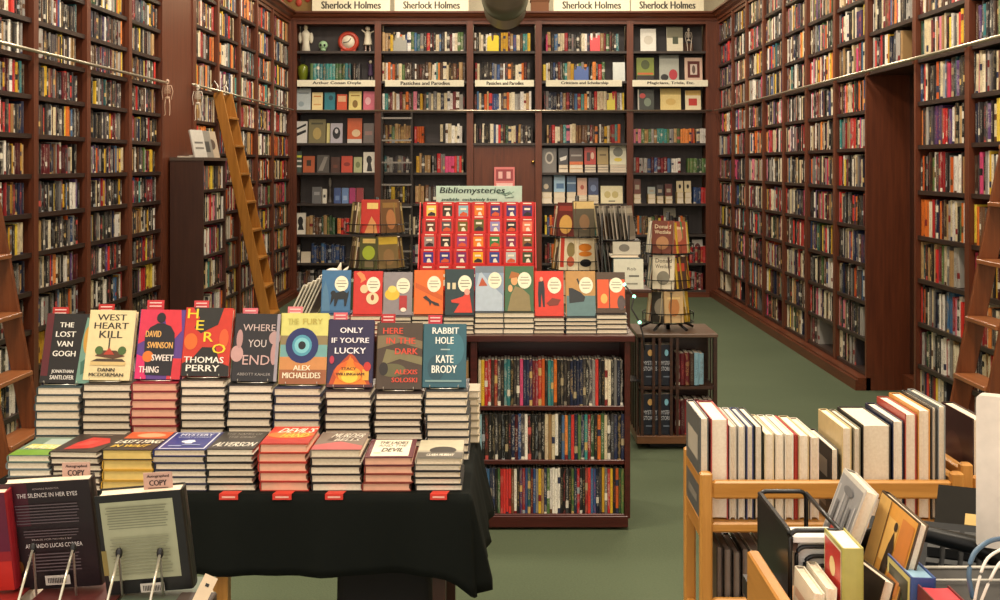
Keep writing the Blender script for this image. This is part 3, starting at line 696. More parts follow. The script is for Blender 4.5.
# a red handful of blocks (flat faced books) among the runs
def block(row, a, b, top, hx, label): faceout(row, a, b, top, hx, [], label, y=YB+.012)
block(0, 590, 600.5, 35, 'c8202a', 'bright red face-out book on the top shelf of the fourth bay')
block(0, 487, 499, 35, 'e0c92a', 'bright yellow face-out book on the top shelf of the middle bay')
block(1, 574, 589, 66, '2e55a0', 'bright blue face-out book above the Criticism strip')
block(1, 613, 625.5, 62, 'cfd4d0', 'pale grey face-out book above the Criticism strip')
block(2, 607, 615.5, 93, 'c8b82e', 'mustard yellow face-out book below the Criticism strip')
block(0, 393, 407, 35, '8c8a80', 'grey face-out book on the top shelf left of the orange spines')
# figurines
def fig(label, cat, name, a, b, top, row, build, group=None):
    w = bx_(b)-bx_(a); h = bz_(top)-rowz[row]
    build(name, label, cat, ((bx_(a)+bx_(b))/2, YB+.12, rowz[row]), w, h, group)
def angel(name, label, cat, loc, w, h, g):
    r = empty(name, label, cat, loc, group=g)
    m = MB(); m.lathe([(.2*w, 0), (.3*w, .05*h), (.22*w, .3*h), (.26*w, .5*h), (.3*w, .66*h), (.12*w, .78*h), (.05*w, .8*h)], 0, 14)
    for s_ in (-1, 1): m.ell((s_*.36*w, 0, .5*h), (.13*w, .1*w, .2*h)); m.ell((s_*.14*w, -.05*w, .06*h), (.09*w, .14*w, .06*h))
    m.build('robe', mat('e2dcc8', .7), r)
    m = MB(); m.ell((0, 0, .88*h), (.15*w, .15*w, .1*h)); m.build('head', mat('cfc4a8', .6), r)
    m = MB(); m.ell((0, -.12*w, .55*h), (.16*w, .1*w, .14*h)); m.build('collar', mat('cbbf98', .6), r)
def skullhead(name, label, cat, loc, w, h, g):
    r = empty(name, label, cat, loc, group=g)
    m = MB(); m.ell((0, 0, .6*h), (.5*w, .45*w, .42*h)); m.ell((0, -.05*w, .2*h), (.3*w, .3*w, .2*h)); m.build('skull', mat('9fc59a', .5), r)
    for s_ in (-1, 1): m = MB(); m.ell((s_*.2*w, -.4*w, .6*h), (.12*w, .08*w, .12*h)); m.build('eye', BLACK, r)
def clock(name, label, cat, loc, w, h, g):
    r = empty(name, label, cat, loc, group=g)
    Rr = min(w, h*1.05)/2
    M = T(0, 0, h/2) @ RX(90)
    m = MB(); m.lathe([(Rr*.6, -.06), (Rr, -.05), (Rr*1.02, 0), (Rr*.95, .03), (Rr*.66, .035), (Rr*.62, .02)], 0, 28, M); m.box(-Rr*.7, Rr*.7, -.03, .07, 0, .04); m.build('case', mat('b8402c', .4), r)
    m = MB(); m.lathe([(.001, .022), (Rr*.62, .022), (Rr*.62, .025), (.001, .025)], 0, 24, M); m.build('dial', mat('e9e2cc', .5), r)
    m = MB(); m.box(-.004, .004, -.032, -.028, 0, Rr*.42, 0, T(0, 0, h/2) @ RY(40)); m.box(-.004, .004, -.032, -.028, 0, Rr*.5, 0, T(0, 0, h/2) @ RY(-100)); m.build('hand', BLACK, r)
def puppet(name, label, cat, loc, w, h, g, robe='ded6c0', legs='e0c8bc', dark='2c2624'):
    r = empty(name, label, cat, loc, group=g)
    m = MB(); m.lathe([(.3*w, .25*h), (.28*w, .3*h), (.2*w, .6*h), (.22*w, .72*h), (.06*w, .8*h)], 0, 12); m.tube([(-.15*w, 0, .7*h), (-.4*w, 0, .82*h)], .05*w); m.tube([(.15*w, 0, .7*h), (.42*w, 0, .78*h)], .05*w); m.build('robe', mat(robe, .7), r)
    for s_ in (-1, 1): m = MB(); m.tube([(s_*.13*w, 0, .27*h), (s_*.14*w, 0, .04*h), (s_*.15*w, -.08*w, .02*h)], .05*w); m.build('leg', mat(legs, .6), r)
    m = MB(); m.ell((0, 0, .87*h), (.16*w, .15*w, .1*h)); m.build('head', mat('d8cdb8', .6), r)
    m = MB(); m.ell((0, .03*w, .95*h), (.3*w, .2*w, .04*h)); m.build('hat', mat(dark, .6), r)
def skeleton(name, label, cat, loc, w, h, g, sit=False, colr='cfbfa8'):
    """a small hanging skeleton figure: skull, spine, ribs, pelvis, limbs. loc = base"""
    r = empty(name, label, cat, loc, group=g); mt = mat(colr, .5)
    m = MB(); m.ell((0, 0, .93*h), (.055*h, .06*h, .07*h)); m.ell((0, -.02*h, .87*h), (.035*h, .035*h, .03*h)); m.build('skull', mt, r)
    for s_ in (-1, 1): m = MB(); m.ell((s_*.022*h, -.055*h, .93*h), (.014*h, .01*h, .016*h)); m.build('eye_socket', BLACK, r)
    m = MB(); m.tube([(0, 0, .86*h), (0, .01*h, .7*h), (0, 0, .5*h)], .014*h); 
    for k in range(5):
        z = (.78-.04*k)*h; rx = (.075+.012*min(k, 2)-.008*max(0, k-3))*h
        m.tube([(rx*math.cos(t), rx*.6*math.sin(t), z-.01*h*math.sin(t)) for t in [2*math.pi*q/12 for q in range(12)]], .007*h, 0, 5, None, True)
    m.tube([(-.11*h, 0, .82*h), (.11*h, 0, .82*h)], .012*h); m.ell((0, 0, .49*h), (.075*h, .045*h, .04*h)); m.build('ribcage', mt, r)
    for s_ in (-1, 1):
        m = MB()
        pts = [(s_*.11*h, 0, .82*h), (s_*.15*h, 0, .66*h), (s_*.12*h, -.03*h, .5*h), (s_*.12*h, -.03*h, .44*h)]
        m.tube(pts, [.012*h, .01*h, .01*h, .016*h]); m.build('arm', mt, r)
        m = MB()
        pts = [(s_*.05*h, 0, .47*h), (s_*.07*h, -.01*h, .26*h), (s_*.06*h, .0, .04*h), (s_*.07*h, -.05*h, .015*h)]
        if sit: pts = [(s_*.05*h, 0, .47*h), (s_*.1*h, -.16*h, .44*h), (s_*.06*h, -.17*h, .05*h), (s_*.07*h, -.22*h, .02*h)]
        m.tube(pts, [.016*h, .013*h, .011*h, .014*h]); m.build('leg', mt, r)
    return r
fig('white ghostly angel figurine on the top left shelf of the back wall', 'figurine', 'angel_figurine', 296.5, 312, 23, 0, angel)
fig('small pale green skull with black eyes on the top left shelf', 'figurine', 'skull_figurine', 317, 326.5, 40, 0, skullhead)
fig('round red-orange clock with a white dial on the top left shelf', 'clock', 'mantel_clock', 336, 358.5, 31, 0, clock)
fig('white robed figurine with raised arms right of the red clock', 'figurine', 'robed_figurine', 359, 374.5, 24, 0, puppet)
fig('purple and white figurine at the right end above the Arthur Conan Doyle strip', 'figurine', 'caped_figurine', 364.5, 374.5, 58, 1, lambda n, l, c, lo, w, h, g: puppet(n, l, c, lo, w, h, g, '4a3555', 'd8d0cc', '2c2030'))
def vase(name, label, cat, loc, w, h, g):
    r = empty(name, label, cat, loc, group=g)
    m = MB(); m.lathe([(.22*w, 0), (.32*w, .1*h), (.42*w, .4*h), (.4*w, .6*h), (.2*w, .68*h), (.15*w, .7*h)], 0, 14); m.build('bottle', mat('6f7a22', .2), r)
    m = MB()
    for k in range(7):
        a = k*.9; m.tube([(0, 0, .66*h), (.2*w*math.cos(a), .2*w*math.sin(a), .85*h), (.55*w*math.cos(a), .3*w*math.sin(a), (.85+.02*k)*h)], .03*w)
    m.build('feather', mat('262a2c', .6), r)
fig('olive green bottle with black feathers on the second shelf, far left', 'bottle', 'feathered_bottle', 295, 308, 56, 1, vase)
sk = skeleton('skeleton_figurine', 'sitting toy skeleton on the top right shelf of the back wall', 'skeleton', ((bx_(684)+bx_(696))/2, YB+.12, rowz[0]-.0), .15, bz_(27)-rowz[0], None, True, 'd9cdbb')
m = MB(); m.box(-.06, .06, -.02, .06, 0, .11); meta(m.build('wooden_block', mat('5a3a2a', .6), loc=((bx_(684)+bx_(696))/2, YB+.17, rowz[0])), 'small dark block behind the sitting toy skeleton', 'block')
def dome(name, label, cat, loc, w, h, g):
    r = empty(name, label, cat, loc, group=g)
    m = MB(); m.lathe([(.4*w, 0), (.45*w, .05*h), (.3*w, .08*h), (.14*w, .3*h), (.2*w, .45*h), (.12*w, .6*h)], 0, 12); m.build('bust', mat('5c5652', .4), r)
    m = MB(); m.ell((0, 0, .76*h), (.24*w, .26*w, .18*h)); m.build('head', mat('8a847c', .4), r)
fig('small grey bust standing among the boxes on the back wall', 'figurine', 'bust_figurine', 325.5, 332, 176, 5, dome)
skeleton('hanging_skeleton', 'small toy skeleton hanging from the rail end on the wide brown panel', 'skeleton', (XL+.06, 9.56, PZ(116, 9.56)), .1, PZ(79, 9.56)-PZ(116, 9.56), None, False, 'c8a890')
skeleton('hanging_skeleton', 'paler toy skeleton hanging from the rail beside the oak ladder', 'skeleton', (XL+.08, 10.42, PZ(121, 10.42)), .1, PZ(85, 10.42)-PZ(121, 10.42), None, False, 'd0c4b4')
# ------------------------------------------------------------------ dark cabinet against the left wall
cy0, cy1 = 9.8, 10.6; cxl, cxr = XL+.015, -2.375; cz = 1.655
root = empty('low_bookcase', 'dark brown bookcase standing out from the brown panel on the left wall', 'bookcase', (XL+.15, cy0, 0))
o = Vector(root.location)
m = MB(); m.box(cxl-o.x, cxr-o.x, 0, .025, 0, cz); m.build('side_panel', W_DARK, root)
m = MB(); m.box(cxl-o.x, cxr-o.x, .775, .8, 0, cz); m.build('side_panel', W_DARK, root)
m = MB(); m.box(cxl-o.x, cxl+.02-o.x, .025, .775, 0, cz); m.build('back_panel', W_DARK, root)
m = MB(); m.box(cxl-o.x, cxr+.01-o.x, -.01, .81, cz, cz+.025); m.build('top_panel', mat('5a4a40', .4), root)
zc = [.1, .37, .64, .905, 1.17, 1.425]
for z in zc: m = MB(); m.box(cxl+.02-o.x, cxr-o.x, .025, .775, z-.022, z); m.build('shelf', W_SHELF, root)
for i, z in enumerate(zc):
    hm = .24 if i < 5 else .2
    fill_run(stuff, 0, .735, hm, T(cxr-.012, cy0+.03, z) @ RZ(90), MIXR, .15, (.185, .225), (.018, .036))
# leaning face-out books on top of it
for k, (yy, hx, art, la) in enumerate(((9.92, 'c9c4bc', [bar('6d6a66', .5), bar('7c7974', .3)], 'pale grey book leaning on top of the dark cabinet, nearest'), (10.15, '8d8880', [('r', .2, .8, .2, .6, '4a4846')], 'grey book leaning on top of the dark cabinet, second'),
                                       (10.36, 'b9a892', [('e', .5, .5, .3, .2, '5a4a42')], 'tan book leaning on top of the dark cabinet, farthest'))):
    hardcover(la, .15, .225, .02, hx, art, T(-2.415, yy, cz+.026) @ RZ(66) @ RX(-14), 'books on the dark cabinet')
for k in range(3):
    stack_book(f'white paper lying on the dark cabinet top near the grey books, {ordn(k+1)} up', .15, .2, .011, 'e0dcd2', T(-2.52, 9.86+.12, cz+.026+k*.0115) if k < 1 else T(-2.56, 10.5, cz+.026+(k-1)*.0115), 'papers on the dark cabinet')
# ------------------------------------------------------------------ low mahogany case in the middle
CY0, CZ = 5.55, .865
CXL, CXR, CD = -.96, .552, .55
root = empty('low_bookcase', 'low mahogany bookcase full of small hardcovers in the middle of the floor', 'bookcase', ((CXL+CXR)/2, CY0, 0))
o = Vector(root.location)
def cbox(nm, x0, x1, y0, y1, z0, z1, mt=None, c=.002):
    m = MB(); m.box(x0-o.x, x1-o.x, y0-o.y, y1-o.y, z0-o.z, z1-o.z, 0, None, c); return m.build(nm, mt or W_CASE, root)
cbox('top_panel', CXL-.02, CXR+.02, CY0-.02, CY0+CD+.02, CZ-.028, CZ)
cbox('side_panel', CXL, CXL+.025, CY0, CY0+CD, .05, CZ-.028); cbox('side_panel', CXR-.025, CXR, CY0, CY0+CD, .05, CZ-.028)
cbox('divider', -.158, -.128, CY0, CY0+CD, .05, CZ-.028)
cbox('back_panel', CXL+.025, CXR-.025, CY0+.26, CY0+.28, .05, CZ-.028, W_CASE, 0)
for a, b in ((CXL+.025, -.158), (-.128, CXR-.025)):
    for z in (.549, .309, .069): cbox('shelf', a, b, CY0+.004, CY0+.26, z-.02, z)
cbox('base_rail', CXL+.01, CXR-.01, CY0-.006, CY0+.02, -.0+.012, .062)
for x in (CXL+.07, CXR-.07):
    for y in (CY0+.06, CY0+CD-.06):
        m = MB(); m.lathe([(.008, -.01), (.025, -.009), (.025, .009), (.008, .01)], 0, 12, T(x-o.x, y-o.y, .025) @ RY(90)); m.build('caster', BLACK, root)
R.seed(21)
SEQ = dict(k='black', c='cream', y='yellow', g='grey', r='red', b='brown', t='teal', n='navy', p='pink', o='orange', m='maroon', w='white', h='charcoal', e='green', u='blue', T='tan', v='purple', l='light blue')
def case_row(x0, x1, z, s_, place, hr=(.196, .203), tw=None):
    n = len(s_); tw = tw or (x1-x0)/n-.0009; x = x0
    for k, ch in enumerate(s_):
        cn = SEQ[ch]; c = colr(cn); t = tw*R.uniform(.9, 1.1); h = R.uniform(*hr)
        if x+t > x1: break
        m = MB(); spine_book(m, t, .13, h, c, I4)
        q = m.build('shelf_book', BOOK, loc=(x, CY0+.014+R.uniform(0, .004), z))
        meta(q, f'{cn} small hardcover, {ordn(k+1)} from left, {place}', 'book', 'small hardcovers in the low mahogany case')
        x += t+.0008
case_row(-.124, .53, .549, 'cyrrbrhkttkkhpnnvmrrokttokhkknnnnhkhgrkkcckgnkt', 'top shelf of the low mahogany bookcase', (.198, .207))
case_row(-.122, .53, .309, 'lkbkkhkkkknmuhwkkkkkcTcwkuotrnentrekoeckhnkn', 'middle shelf of the low mahogany bookcase')
case_row(-.095, .53, .069, 'uunnkerrrrbwkvrutmugyTnewwwwkkhkenrkkrruunhygrykoee', 'bottom shelf of the low mahogany bookcase')
case_row(-.235, -.165, .549, 'kvnT', 'top shelf in the left half of the low bookcase'); case_row(-.235, -.165, .309, 'koTc', 'middle shelf in the left half of the low bookcase')
# stacks and upright covers on the case
CLS = 'stacked small hardcovers on the low mahogany case'
def zstack(x0, x1, y, z, n, t, hx, label, page=None, group=CLS, l=.2, jit=.003):
    w = (x1-x0)
    for k in range(n):
        if isinstance(hx, (list, tuple)): hh = hx[k % len(hx)]
        else: hh = hx
        stack_book(f'{label}, {ordn(k+1)} up', w, l, t-.0006, hh, T((x0+x1)/2+R.uniform(-jit, jit), y+l/2+R.uniform(0, jit), z+k*t) @ RZ(R.uniform(-.6, .6)), group, page)
def easel(label, w, M, group, mt=METAL):
    """small wire book easel: front lip, base loop and back legs"""
    r = emptyM('wire_easel', label, 'easel', M, group)
    m = MB(); m.tube([(-w, .06, .002), (-w, -.022, .002), (-w, -.024, .014)], .0014); m.tube([(w, .06, .002), (w, -.022, .002), (w, -.024, .014)], .0014); m.tube([(-w, -.02, .002), (w, -.02, .002)], .0014); m.build('front_lip', mt, r)
    m = MB(); m.tube([(-w, .01, .002), (-w*.7, .06, .12), (w*.7, .06, .12), (w, .01, .002)], .0014); m.tube([(-w*.5, .06, .12), (-w*.6, .085, .002), (w*.6, .085, .002), (w*.5, .06, .12)], .0014); m.build('back_loop', mt, r)
    return r
def label_disc(a, bq): return [('e', .68, .68, .24, .185, 'efe8cf'), ('r', .55, .82, .74, .755, '8a8474'), ('r', .5, .86, .68, .695, '6a6558'), ('r', .56, .8, .61, .625, '8a8474')]
up = [
 (321, 350, 271, 313, '3a6c99', [('r', 0, 1, 0, .06, '2f5a84'), ('p', [(.02, .05), (.3, .05), (.22, .5), (.12, .75), (.02, .5)], '4f7a9c')]+label_disc(0, 0)+[('p', [(.3, .18), (.34, .45), (.42, .5), (.5, .47), (.75, .52), (.88, .46), (.95, .52), (.93, .4), (.86, .16), (.8, .16), (.78, .32), (.58, .32), (.5, .16), (.44, .16), (.44, .34)], '161a20'), ('e', .4, .46, .09, .06, '161a20')], 'blue small hardcover with a black cat on the cover'),
 (353, 382, 272, 314, 'c92b22', [('p', [(.08, .95), (.25, .8), (.22, .72), (.42, .8), (.35, .92), (.2, .99)], 'e88a50')]+label_disc(0, 0)+[('e', .36, .58, .14, .1, 'e8c49a'), ('e', .66, .36, .22, .14, 'e9cfa6'), ('e', .66, .38, .06, .07, '9c3a28')], 'bright red small hardcover with cream eggs on the cover'),
 (383, 412, 273, 315, '8b8388', [('e', .3, .48, .26, .14, 'e0bb38'), ('e', .3, .6, .15, .08, 'ecd268')]+label_disc(0, 0)+[('r', .55, .82, .12, .45, 'b02e30'), ('e', .7, .12, .1, .05, 'efe0d0')], 'mauve-grey small hardcover with a lemon and red glass on the cover'),
 (414, 443, 271, 314, 'e2691f', [('p', [(.02, .6), (.98, .3), (.98, .42), (.02, .72)], 'c9581a')]+label_disc(0, 0)+[('p', [(.3, .38), (.4, .42), (.6, .3), (.85, .24), (.88, .18), (.7, .2), (.6, .26), (.55, .18), (.5, .28), (.36, .34)], '2b2b2c')], 'orange small hardcover with a black bird on the cover'),
 (445, 474, 270, 315, '22383c', [('r', .06, .16, .56, .7, 'd8c9a4'), ('r', .24, .36, .56, .7, 'd8c9a4')]+label_disc(0, 0)+[('p', [(.3, .05), (.95, .05), (.85, .45), (.75, .5), (.62, .4), (.2, .32), (.22, .27), (.5, .25)], 'd8402c'), ('e', .76, .5, .1, .07, 'e0a090')], 'dark teal small hardcover with a woman in a red dress on the cover'),
 (475.5, 504, 267, 311, '8a9cb4', [('r', 0, 1, .85, 1, '6f7c8a'), ('p', [(0, .5), (.12, .84), (.2, .86), (.5, .62), (.95, .35), (.95, 0), (0, 0)], 'aebccc'), ('p', [(.1, .55), (.22, .75), (.42, .56)], 'b5502a')]+label_disc(0, 0), 'blue-grey small hardcover with a snowy mountain on the cover'),
 (505, 534, 267, 311, '3f6644', [('p', [(.08, .0), (.9, .0), (.85, .35), (.6, .5), (.35, .55), (.2, .35)], '8c7c54'), ('e', .32, .68, .12, .11, 'd9a06a'), ('p', [(.12, .72), (.52, .76), (.48, .84), (.22, .88)], 'a8652c'), ('e', .18, .5, .08, .08, 'dba878')]+label_disc(0, 0), 'green small hardcover with a detective in a hat on the cover'),
 (535, 564, 272, 316, 'd63a26', [('p', [(.12, .2), (.2, .2), (.22, .5), (.28, .2), (.34, .2), (.34, .6), (.3, .78), (.12, .76), (.1, .5)], '23262a'), ('e', .22, .82, .06, .05, 'dba080'), ('p', [(.4, .28), (.6, .4), (.9, .36), (.8, .24), (.5, .22)], '7c3424')]+label_disc(0, 0), 'red small hardcover with a man in a black suit on the cover'),
 (566.5, 596, 272, 316, 'b88a4e', [('r', 0, 1, 0, .45, '5f7d80'), ('p', [(.1, .28), (.08, .62), (.2, .62), (.5, .52), (.65, .42), (.6, .32)], '2b2e30'), ('p', [(.35, .82), (.4, .84), (.55, .58), (.5, .58)], '2b2e30')]+label_disc(0, 0), 'tan and teal small hardcover with a black ship on the cover'),
 (597, 626, 273, 313, '4f3c2c', [('r', .02, .42, .12, .82, 'e0582a'), ('r', .46, .98, .12, .82, 'e0582a'), ('e', .25, .35, .12, .12, 'efae5a'), ('e', .85, .25, .14, .18, '5a4a48')]+label_disc(0, 0), 'brown and orange small hardcover at the right end of the row')]
tc = ['2c3f5a', '8c2420', '3a3438', '1f1c1c', '20282a', '22252b', '26302a', '31201c', '2a3338', '201e1e']
SHORT = ['black cat book', 'red eggs book', 'lemon book', 'orange bird book', 'red dress book', 'snowy mountain book', 'detective book', 'red suit book', 'ship book', 'orange panels book']
for k, (a, b, t_, b_, hx, art, la) in enumerate(up):
    ys = 5.585 if k > 4 else 5.575
    yy = 5.63; z0 = PZ(b_, yy)
    n = 4; tt = (z0-CZ-.0015)/n
    zstack(PX(a, yy)-.004, PX(b, yy)+.004, ys, CZ+.0005, n, tt, tc[k], 'small hardcover in the stack under the '+SHORT[k], jit=.0025, l=.19)
    h = (z0-0) and (PZ(t_, yy)-z0)/math.cos(rad(14))
    hardcover(la, PX(b, yy)-PX(a, yy)-.002, h, .018, hx, art, T((PX(a, yy)+PX(b, yy))/2, yy, z0) @ RX(-14), 'upright small hardcovers on the low mahogany case')
# Bibliomysteries rack (tiered red board with 35 pockets)
ry = 5.86; 
rx0, rx1 = PX(418, ry), PX(536, ry)
root = empty('booklet_rack', 'red tiered rack of small booklets under the Bibliomysteries sign', 'display rack', ((rx0+rx1)/2, ry, CZ)); o = Vector(root.location)
RED = mat('c4231f', .45)
tiers = [(203.5, 220), (220, 235), (235, 250), (250, 266), (266, 290)]
ins = [2.6, 2.0, 1.2, .6, 0]
m = MB()
for k, (a, b) in enumerate(tiers):
    y = ry+.17-.034*k; z1 = PZ(a, ry)-CZ; z0 = 0
    xa = PX(418+ins[k], ry)-o.x; xb = PX(535.5, ry)-o.x
    m.box(xa, xb, y-o.y, y-o.y+.004, z0, z1, 0)
    m.box(xa, xb, y-o.y-.03, y-o.y, PZ(b, ry)-CZ-.004, PZ(b, ry)-CZ)
m.build('tier_board', RED, root)
for s_ in (0, 1):
    x = (rx0 if s_ == 0 else rx1)-o.x
    m = MB(); P = [(-.0, 0), (.19, 0), (.19, PZ(203.5, ry)-CZ), (.16, PZ(203.5, ry)-CZ), (.0, PZ(268, ry)-CZ)]
    vs = [(x-.002, p, q) for p, q in P]+[(x+.002, p, q) for p, q in P]; n = 5
    m.add(vs, [tuple(range(n)), tuple(range(9, 4, -1))]+[(i, i+5, (i+1) % 5+5, (i+1) % 5) for i in range(5)]); m.build('side_panel', RED, root)
cov = [['e2c65a', '3a2c20', '86b0bc', 'd97a22', '44306e', '44306e', '4a2a62'], ['5c3024', '54484c', '6c5a20', '5a5a24', '8c86b8', '2c1c28', 'd9785a'],
       ['8c8480', '2c201c', '8a3a78', 'e0801e', '2c7a40', '7a2450', '7a5a2c'], ['3c2f86', '352c7c', '7a2460', 'e6a818', '30408c', 'b4bcbc', '3c4a2c'], ['d85030', 'e07a28', '3a5a7c', '8c2a50', '44506a', '5a7a5c', '6a6a5c']]
cn = [['pale yellow', 'dark brown', 'light blue', 'orange', 'purple', 'purple', 'plum'], ['brown', 'grey', 'olive', 'tall olive green', 'lilac', 'dark', 'salmon'],
      ['grey', 'black and orange', 'magenta', 'orange', 'green', 'wine red', 'brown'], ['blue-violet', 'indigo', 'magenta', 'yellow', 'blue', 'silver', 'dark green'], ['orange-red', 'orange', 'blue', 'wine', 'slate', 'green', 'grey']]
for k, (a, b) in enumerate(tiers):
    y = ry+.17-.034*k-.012
    for j in range(7):
        xa = 418+ins[k]+(117.5-ins[k])*j/7+1.6; xb = 418+ins[k]+(117.5-ins[k])*(j+1)/7-.8
        w = PX(xb, ry)-PX(xa, ry); z0 = PZ(b-.4, ry); h = PZ(a-.6-(3 if (k, j) == (1, 3) else 0), ry)-z0
        m = MB(); x = (PX(xa, ry)+PX(xb, ry))/2
        hx = cov[k][j]; lt = 'ece2cc'
        m.box(-w/2, w/2, 0, .006, 0, h, 0)
        m.poly([(-w*.34, h*.12), (w*.36, h*.12), (w*.36, h*.78), (-w*.34, h*.78)], -.0006, 1)
        m.poly([(-w*.3, h*.88), (w*.32, h*.88), (w*.32, h*.94), (-w*.3, h*.94)], -.0006, 2)
        m.poly([(-w*.2, h*.5), (w*.22, h*.5), (w*.22, h*.62), (-w*.2, h*.62)], -.0012, 2)
        if (k+j) % 2: m.poly([(-w*.1, h*.14), (w*.24, h*.14), (w*.1, h*.4), (-w*.05, h*.36)], -.0012, 2)
        else: m.poly([(-w*.25, h*.14), (w*.3, h*.14), (w*.3, h*.3), (0, h*.4), (-w*.25, h*.25)], -.0012, 3)
        q = m.build('booklet', [RED, mat(hx), mat(lt), mat('c8542c' if j % 3 else '2a2024')], loc=(x, y, z0+.0))
        q.rotation_euler = (rad(-3), 0, 0)
        meta(q, f'booklet with a {cn[k][j]} picture, {ordn(j+1)} from left, {ordn(k+1)} row down, red rack', 'booklet', 'booklets in the red Bibliomysteries rack')
sy = ry+.2
root = sign('rack_sign', 'pale green sign reading Bibliomysteries above the red booklet rack', PX(436, sy), PX(522, sy), PZ(204, sy), PZ(186, sy), sy, 'b2cabc',
     [('Bibliomysteries', .04, .79, .5, .93, '1e2a26', .2), ('available  exclusively from', .06, .7, .12, .34, '3c5a50', .25)], .006)
m = MB()
for k in range(3): m.tube([(.06+.03*k, -.001, .05), (.085+.025*k, -.001, .062-.01*k), (.13+.02*k, -.001, .04+.01*k)], .0012, 0, 4)
m.tube([(.13, -.002, .03), (.17, -.002, .034), (.15, -.002, .06), (.125, -.002, .05)], .0013, 0, 4, None, True)
m.build('emblem', mat('5c7f72', .6), root)
# tray of fanned comics with a plush dog skull at the left end of the case
fy = 5.72
root = empty('card_tray', 'white cardboard tray under the fanned grey comics', 'tray', (PX(306, fy), fy, CZ))
m = MB(); w = PX(322, fy)-PX(291, fy); m.box(-w/2, w/2, -.1, .14, 0, .045, 0, None, .002); m.box(-w/2+.006, w/2-.006, -.094, .134, .045, .05); m.build('box', mat('d4cdbd', .7), root)
for k in range(6):
    x = PX(294+3.3*k, fy); 
    rt = T(x, fy+.0+.008*k, CZ+.056) @ RY(25) @ RZ(80)
    m = MB(); m.box(-.07, .07, 0, .006, 0, .165+.01*k, 0); m.poly([(-.06, .02), (.06, .02), (.06, .13), (-.06, .13)], -.0006, 1); m.poly([(-.05, .14), (.05, .14), (.05, .155), (-.05, .155)], -.0006, 2)
    q = m.build('comic_book', [mat('cfc8b8', .5), mat(['8c8578', 'a49a88', '6f685e'][k % 3], .5), mat('55504a', .5)], loc=rt.to_translation(), rot=rt.to_euler())
    meta(q, f'grey and cream comic in the fan on the white tray, {ordn(k+1)} from the left', 'comic', 'fanned comics at the left of the low case')
py = 5.95
root = empty('plush_skull', 'white toy animal skull with black eyes behind the black cat book', 'toy', (PX(333, py), py, PZ(281, py)))
m = MB(); m.ell((0, 0, .03), (.045, .04, .032)); m.ell((-.035, -.02, .015), (.032, .03, .02)); m.ell((.015, -.01, .012), (.035, .03, .02)); m.build('head', mat('e6dccb', .8), root)
for x, z, r_ in ((.025, .06, 15), (.042, .05, 40)): m = MB(); m.lathe([(.011, 0), (.012, .015), (.002, .05)], 0, 8, T(x, 0, z-.02) @ RY(r_)); m.build('ear', mat('ddd2c0', .8), root)
m = MB(); m.ell((-.0, -.037, .034), (.011, .008, .012)); m.ell((-.05, -.044, .022), (.006, .006, .008)); m.build('eye', BLACK, root)
m = MB(); m.box(-.05, .12, -.03, .12, 0, PZ(281, py)-CZ, 0, None, .003)
meta(m.build('green_box', mat('2c4a34', .6), loc=(PX(333, py), py, CZ)), 'dark green box carrying the white toy animal skull', 'box')
# string of small green fairy lights at the case corner
root = empty('light_string', 'string of tiny green lights hanging at the right end of the low case', 'light string', (.57, 5.53, CZ))
pts = [(-.04, .06, .22), (.0, .03, .17), (-.015, .0, .12), (.02, -.01, .06), (.035, -.02, 0), (.04, -.03, -.06)]
m = MB(); m.tube(pts, .004, 0, 6); m.build('cable', BLACK, root)
for k in (0, 1, 3): m = MB(); m.ell(pts[k], (.008, .008, .008)); m.build('bulb', mat('8ff0c8', .3, 0, .5, 3), root)
# ------------------------------------------------------------------ spinner racks of pulp paperbacks
def spinner(label, X, Y, z0, z1, rr, tiersz, spec, group, bh=.19, bw=.12, base=True, rot0=0, foot=.0):
    root = empty('spinner_rack', label, 'book rack', (X, Y, z0))
    m = MB(); m.tube([(0, 0, .0), (0, 0, z1-z0)], .012, 0, 8); m.build('pole', WIRE, root)
    m = MB()
    for k in range(5):
        a = 2*math.pi*k/5+.3; m.tube([(0, 0, .06), (foot*.5*math.cos(a), foot*.5*math.sin(a), .045), (foot*math.cos(a), foot*math.sin(a), .008)], .008, 0, 6)
    m.build('foot', WIRE, root)
    nf = 8
    for ti, tz in enumerate(tiersz):
        m = MB(); ring = lambda r_, z: [(r_*math.cos(2*math.pi*q/24), r_*math.sin(2*math.pi*q/24), z) for q in range(24)]
        for r_, z in ((rr*.45, 0), (rr, 0), (rr, .055), (rr*.5, .15)): m.tube(ring(r_, tz-z0+z), .003, 0, 5, None, True)
        for q in range(16):
            a = 2*math.pi*q/16; m.tube([(.01*math.cos(a), .01*math.sin(a), tz-z0), (rr*math.cos(a), rr*math.sin(a), tz-z0), (rr*math.cos(a), rr*math.sin(a), tz-z0+.055)], .0022, 0, 4)
        m.build('wire_basket', WIRE, root)
        for (ang, hx, art, la, dr, ww, hh, tt) in spec[ti]:
            a = rad(ang)  # 0 = facing the camera (-y); positive turns to the right (+x)
            px_, py_ = math.sin(a)*(rr-.03+dr), -math.cos(a)*(rr-.03+dr)
            M = T(X+px_, Y+py_, tz+.006) @ RZ(ang) @ RX(-7)
            mats = []; mb = hard_geo(ww, hh, tt, hx, art, mats, I4)
            if PAGE not in mats: mats.append(PAGE)
            mb.box(-ww/2+.002, ww/2-.002, .002, tt-.002, .002, hh-.0015, mats.index(PAGE))
            q = mb.build('paperback_book', mats); q.location = M.to_translation(); q.rotation_euler = M.to_euler()
            meta(q, la, 'book', group)
    return root
